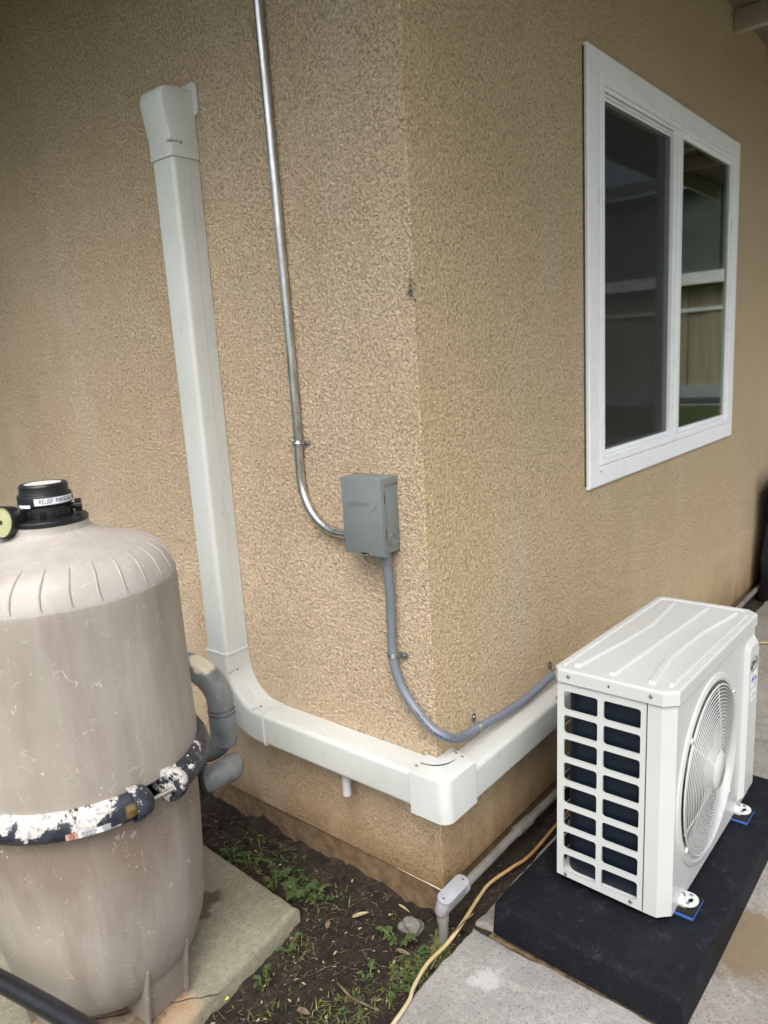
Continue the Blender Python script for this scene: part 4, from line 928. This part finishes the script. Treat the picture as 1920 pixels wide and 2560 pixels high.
# ------------------------------------------------------------------ grey pipes behind the tank
p1_=thing('pvc_return_pipe','grey plastic pipe elbow with a cream glue patch behind the filter tank','pipe',(-.62,-.2,.5))
def pl_(root,pts): return [Vector(p)-root.location for p in pts]
mainp=spline([(-.86,-.30,.668),(-.78,-.262,.668),(-.70,-.235,.660),(-.645,-.215,.638),(-.613,-.2,.592),(-.606,-.197,.54),(-.606,-.197,.49),(-.612,-.20,.44),(-.65,-.22,.405),(-.70,-.25,.395)],6)
b=B(); b.tube(pl_(p1_,mainp),.033,24); b.done('pipe',M_pipe,p1_)
b=B(); b.tube(pl_(p1_,[p for p in mainp[12:31]]),.0372,24); b.done('elbow',M_pipe,p1_)
b=B(); b.tube(pl_(p1_,[(-.6065,-.197,.534),(-.6065,-.197,.528)]),.0392,24); b.done('joint_ring',M_pipe,p1_)
b=B(); b.tube(pl_(p1_,[(-.606,-.197,.522),(-.606,-.197,.45),(-.610,-.199,.435)]),.0375,24); b.done('coupling',M_pipe,p1_)
p2_=thing('pvc_outlet_pipe','lower grey plastic pipe bend joined to the filter tank by a dark union','pipe',(-.5,-.35,.33))
lowp=spline([(-.66,-.42,.398),(-.58,-.385,.405),(-.535,-.355,.408),(-.506,-.325,.418),(-.497,-.292,.420),(-.508,-.258,.412),(-.54,-.232,.396),(-.58,-.22,.36)],6)
b=B(); b.tube(pl_(p2_,lowp),.0345,24); b.done('pipe',M_pipe,p2_)
b=B(); q0=Vector((-.552,-.372,.405)); q1=Vector((-.508,-.333,.416)); dd=(q1-q0).normalized()
for t0,t1,r_ in ((0,.010,.050),(.012,.040,.047),(.042,.050,.051),(.052,.060,.042)): b.tube(pl_(p2_,[q0+dd*t0,q0+dd*t1]),r_,28)
b.done('union',M_rust,p2_,angle=30)
# black pipe crossing bottom left
b=B(); b.tube(spline([(-1.30,-1.15,.0),(-1.295,-1.149,.30),(-1.24,-1.135,.353),(-1.1,-1.10,.350),(-.75,-1.015,.335),(-.32,-.912,.318),(.0,-.845,.30),(.05,-.834,.285),(.066,-.83,.22),(.068,-.83,.03)],8),.0185,20); tagit(b.done('black_pipe',M_pipeblk),'black plastic pipe passing in front of the filter tank at lower left','pipe')
# slab under tank
tagit(rough_slab([(-1.6,-1.5),(-.235,-1.5),(-.262,-.62),(-.316,-.226),(-.75,-.205),(-1.6,-.19)],-.03,.05,.02,.0018,21,.012).done('tank_slab',M_slab,angle=50),'square concrete slab under the filter tank','slab')
b=B()   # crack across the slab
cp=[]; 
for i in range(26):
    t=i/25; cp.append((-.262-.24*t+.008*noise.noise((t*9,0,0)),-.525-.30*t+.012*noise.noise((t*11,4,0)),.0512))
vs=[]; 
for i,p in enumerate(cp):
    w_=.0006+.0022*abs(noise.noise((i*.7,2,2)))+(.0015 if i>18 else 0); vs+=[(p[0]-w_,p[1]+w_,p[2]),(p[0]+w_,p[1]-w_,p[2])]
b.add(vs,[[2*i,2*i+1,2*i+3,2*i+2] for i in range(25)]); o=b.done('slab_crack',M_dark); o.parent=bpy.data.objects['tank_slab']

# ------------------------------------------------------------------ ground cover
def soilz(x,y): return .006+.022*noise.noise((x*5,y*5,0))+.012*noise.noise((x*17,y*17,3))
def leaf(b,p,d,up,L,W,fold=.25,droop=.3,seg=5,shape=0):
    d=Vector(d).normalized(); up=Vector(up); s_=d.cross(up).normalized(); up=s_.cross(d); vs=[]
    for i in range(seg+1):
        t=i/seg; wv_=(math.sin(PI*min(1,t*.92+.08))**.7)*(1-.35*t) if shape==0 else (1-t)**.6
        if i==seg: wv_=0.02
        c_=Vector(p)+d*L*t-Vector((0,0,1))*droop*L*t*t
        vs+=[c_-s_*W*wv_+up*fold*W*wv_,c_,c_+s_*W*wv_+up*fold*W*wv_]
    b.add(vs,[[3*i+k,3*i+k+1,3*i+k+4,3*i+k+3] for i in range(seg) for k in range(2)])
def weed(x,y,n,h,ls,label,seed):
    random.seed(seed); z=soilz(x,y); r_=thing('weed',label,'weed',(x,y,z),(0,0,random.random()*6),'weeds growing in the soil bed')
    st=B(); lf=B()
    for k in range(n):
        a=random.random()*6.28; ln=h*random.uniform(.5,1); le=random.uniform(.3,1.0)
        tip=Vector((math.cos(a)*ln*le,math.sin(a)*ln*le,ln*random.uniform(.55,1)))
        base=Vector((math.cos(a)*.006,math.sin(a)*.006,-.004)); mid=base.lerp(tip,.55)+Vector((0,0,ln*.15))
        pth=spline([base,mid,tip],4); st.tube(pth,.0011,5)
        for i,q in enumerate(pth[2:]):
            for sg in (-1,1):
                if random.random()<.62:
                    aa=a+sg*random.uniform(.7,1.5); L=ls*random.uniform(.35,.8); leaf(lf,q,(math.cos(aa),math.sin(aa),random.uniform(.05,.5)),(0,0,1),L,L*.36,.2,.25)
        leaf(lf,tip,(math.cos(a),math.sin(a),.3),(0,0,1),ls*.85,ls*.34)
    st.done('stem',M_leaf2,r_); lf.done('foliage',M_leaf,r_,angle=180)
W=[(-.675,-.165,3,.05,.026,'leafy green weed nearest the pipe union behind the tank'),
(-.600,-.160,4,.05,.03,'bright green weed beside the back edge of the tank slab'),
(-.500,-.125,6,.065,.03,'largest green weed clump between tank slab and wall'),
(-.470,-.175,4,.04,.024,'low round leafed weed just in front of the largest clump'),
(-.385,-.165,6,.05,.034,'broad leafed weed near the corner of the tank slab'),
(-.340,-.150,4,.04,.026,'small weed a little right of the broad leafed one at the slab corner'),
(-.262,-.325,4,.05,.022,'greyish small weed beside the front edge of the tank slab'),
(-.235,-.425,3,.045,.022,'lone young weed on bare soil in front of the tank slab'),
(-.035,-.270,3,.03,.018,'tiny seedling in the middle of the bare soil'),
(-.055,-.130,3,.06,.026,'single upright young weed beside the grey rock')]
for i,a in enumerate(W): weed(*a,seed=40+i)
random.seed(3)
def scatter(name,label,cat,mat,fn,kind='stuff'):
    b=B(); fn(b); o=b.done(name,mat,angle=180,wd=False); tagit(o,label,cat,kind=kind)
def insoil(x,y):
    if x>.09 or y>-.004: return False
    # edge of the tank slab
    xe=-.316+(-y-.226)*.137
    if y<-.215 and x<xe+.012: return False
    return True
def rnd(): 
    while True:
        x=random.uniform(-1.0,.09); y=random.uniform(-.8,-.006)
        if insoil(x,y): return x,y
def grass(b):
    for cxg,cyg,rg,n in ((.03,-.19,.055,190),(.055,-.10,.03,110),(-.0,-.30,.05,70),(-.02,-.40,.07,130),(.03,-.06,.025,60),(-.62,-.12,.09,70),(-.3,-.14,.07,60),(-.25,-.30,.05,40),(-.12,-.5,.08,60)):
        for _ in range(n):
            a=random.random()*6.28; rr=rg*math.sqrt(random.random()); x=cxg+rr*math.cos(a); y=cyg+rr*math.sin(a)
            if not insoil(x,y): continue
            a2=random.random()*6.28; L=random.uniform(.012,.045); leaf(b,(x,y,soilz(x,y)),(math.cos(a2)*.7,math.sin(a2)*.7,random.uniform(.3,1.2)),(0,0,1),L,.0011,.1,.5,4,1)
    for _ in range(260):
        x,y=rnd(); a2=random.random()*6.28; leaf(b,(x,y,soilz(x,y)+.002),(math.cos(a2),math.sin(a2),random.uniform(.1,.9)),(0,0,1),random.uniform(.008,.02),.0010,.1,.5,3,1)
scatter('grass','thin blades of grass and sprouts in the dark soil','grass',M_leaf2,grass)
def sprouts(b):
    for cxg,cyg,rg,n in ((.025,-.17,.06,26),(.04,-.24,.04,10),(-.50,-.10,.08,20),(-.36,-.14,.06,12),(-.68,-.12,.07,16),(-.03,-.37,.05,6)):
        for _ in range(n):
            a=random.random()*6.28; rr=rg*math.sqrt(random.random()); x=cxg+rr*math.cos(a); y=cyg+rr*math.sin(a)
            if not insoil(x,y): continue
            for k in range(3):
                a2=random.random()*6.28; leaf(b,(x,y,soilz(x,y)+random.uniform(.004,.02)),(math.cos(a2),math.sin(a2),random.uniform(0,.5)),(0,0,1),random.uniform(.008,.016),random.uniform(.003,.006),.2,.2,3)
scatter('ground_sprouts','tiny round leafed sprouts spread over the soil bed','ground cover',M_leaf,sprouts)
def litter(b):
    for _ in range(900):
        x,y=rnd(); a=random.random()*6.28; L=random.uniform(.004,.022) if random.random()<.93 else random.uniform(.03,.06); z=soilz(x,y)+.004
        d_=Vector((math.cos(a),math.sin(a),random.uniform(-.15,.35))).normalized(); p=Vector((x,y,z)); k=random.uniform(.0003,.0011)
        b.tube([p,p+d_*L*.5+Vector((random.uniform(-.003,.003),random.uniform(-.003,.003),.001)),p+d_*L],k,4)
    for _ in range(120):
        y=random.uniform(.0,2.2); x=random.uniform(.005,.085); a=random.random()*6.28; p=Vector((x,y,.042)); d_=Vector((math.cos(a),math.sin(a),.1)); b.tube([p,p+d_*random.uniform(.006,.03)],random.uniform(.0004,.001),4)
scatter('dry_litter','dry stems and straw bits scattered over the soil','litter',M_twig,litter)
def bits(b):
    for _ in range(150):
        x,y=rnd(); a=random.random()*6.28; leaf(b,(x,y,soilz(x,y)+.006),(math.cos(a),math.sin(a),random.uniform(-.2,.4)),(random.uniform(-.4,.4),random.uniform(-.4,.4),1),random.uniform(.005,.014),random.uniform(.0015,.004),.5,.1,3)
    for _ in range(14):
        x=random.uniform(.11,.9); y=random.uniform(-.5,-.03); a=random.random()*6.28; leaf(b,(x,y,.052),(math.cos(a),math.sin(a),.1),(0,0,1),random.uniform(.002,.005),.0012,.3,.1,2)
scatter('leaf_litter','small crumbled dead leaf pieces lying on the soil','litter',M_dead,bits)
def clods(b):
    for _ in range(650):
        x,y=rnd(); r_=random.uniform(.0015,.006)*(1.6 if random.random()<.06 else 1); t=bmesh.new(); bmesh.ops.create_icosphere(t,subdivisions=1,radius=r_)
        for v in t.verts: v.co*=random.uniform(.7,1.25)
        for v in t.verts: v.co.z*=.7
        b.merge(t,Matrix.Translation((x,y,soilz(x,y)+.004)))
scatter('soil_clods','loose crumbs and clods of dark soil','soil crumbs',M_soil,clods)
for (x,y,a,L,wd_,mat,lab) in ((-.205,-.140,1.0,.048,.0065,M_dead,'pale curled dead leaf lying on soil in front of the wall'),(-.140,-.022,-.15,.045,.004,M_dead,'slim pale dry leaf at the foot of the wall'),(-.225,-.215,2.2,.03,.008,M_twig,'grey brown crumpled leaf near the slab corner'),(-.035,-.160,.1,.045,.006,M_twig,'flat dry leaf below the grey rock'),(-.10,-.44,.2,.035,.008,M_twig,'grey curled leaf at the bottom edge of the soil bed'),(-.282,-.510,.8,.012,.006,M_yel,'upper of two tiny yellow leaves beside the slab edge'),(-.292,-.545,1.2,.012,.006,M_yel,'lower of two tiny yellow leaves beside the slab edge')):
    b=B(); leaf(b,(0,0,0),(math.cos(a),math.sin(a),.12),(.2,-.3,1),L,wd_,.45,.1,7); o=b.done('fallen_leaf',mat,angle=180); o.location=(x,y,soilz(x,y)+.013); tagit(o,lab,'leaf',group='fallen leaves on the soil')
b=B(); b.tube([(-.085,-.325,.022),(-.03,-.335,.020),(.045,-.325,.022)],[.0028,.0034,.002],7); tagit(b.done('stick',M_twig),'brown flat stick lying across the bare soil','stick')
t=bmesh.new(); bmesh.ops.create_icosphere(t,subdivisions=4,radius=1)
for v in t.verts:
    k=1+.35*noise.noise(v.co*1.3+Vector((5,0,0)))+.10*noise.noise(v.co*4); v.co=Vector((v.co.x*.030*k,v.co.y*.022*k,v.co.z*.022*k))
b=B(); b.merge(t); o=b.done('rock',M_rock,angle=50); o.location=(-.052,-.078,.022); o.rotation_euler=(.1,.2,.5); tagit(o,'rounded grey rock half buried in soil near the corner of the wall','rock')

# ------------------------------------------------------------------ far along the wall and the yard mirrored in the window
cov=thing('grill_cover','low black covered object standing against the far end of the wall','covered grill',(.36,3.42,.046))
b=B(); t=bmesh.new(); bmesh.ops.create_cube(t,size=1); bmesh.ops.subdivide_edges(t,edges=t.edges[:],cuts=5,use_grid_fill=True)
for v in t.verts:
    x,y,z=v.co; k=1-.12*(z+.5); v.co=Vector((x*.62*k,y*.9*k,(z+.5)*.72)); v.co+=Vector((1,1,.3))*.02*noise.noise(v.co*6)
b.merge(t); b.done('cover',M_cover,cov,angle=80)
nb=thing('neighbour_house','neighbouring building with tan boards and a white band, mirrored in the window','house',(11,18.7,-.06))
b=B(); x=-10
k=0
while x<10: b.box((x,.0+.03*(k%2),.5),(x+.43,.4,3.02)); x+=.44; k+=1
b.done('board_panel',M_fence,nb)
b=B(); b.box((-10,-.06,.0),(10,.35,.52)); b.done('kerb_board',painted('kerb_grey',srgb(150,158,158),.8),nb)
b=B(); b.box((-10,-.05,2.37),(10,-.002,2.46)); b.done('rail',M_wpaint,nb)
b=B(); b.box((-10.2,-.35,3.021),(10.2,.45,3.30)); b.done('fascia',M_wpaint,nb)
b=B(); x=-10; k=0
while x<10: b.box((x,-.02+.05*(k%2),3.31),(x+.60,.4,5.38)); x+=.61; k+=1
b.done('upper_siding',painted('green_siding',srgb(84,94,82),.8,.12,2),nb)
b=B(); b.add([(-10.3,-.3,5.39),(10.3,-.3,5.39),(10.3,4,6.6),(-10.3,4,6.6)],[[0,1,2,3]]); b.done('roof',painted('neighbour_roof',srgb(70,74,66),.9,.2,8),nb)
# garden table standing on the patio beyond the condenser, only seen mirrored
tb=thing('patio_table','thin dark metal patio table seen mirrored low in the window','table',(2.05,8.7,.046))
b=B(); b.box((-.55,-.4,.70),(.55,.4,.725),.008); b.done('table_top',M_rust,tb)
for sx in (-1,1):
    for sy in (-1,1):
        b=B(); b.tube(spline([(sx*.42,sy*.3,.70),(sx*.34,sy*.24,.45),(sx*.38,sy*.27,.2),(sx*.5,sy*.36,0)],6),.013,8); b.done('leg',M_rust,tb)
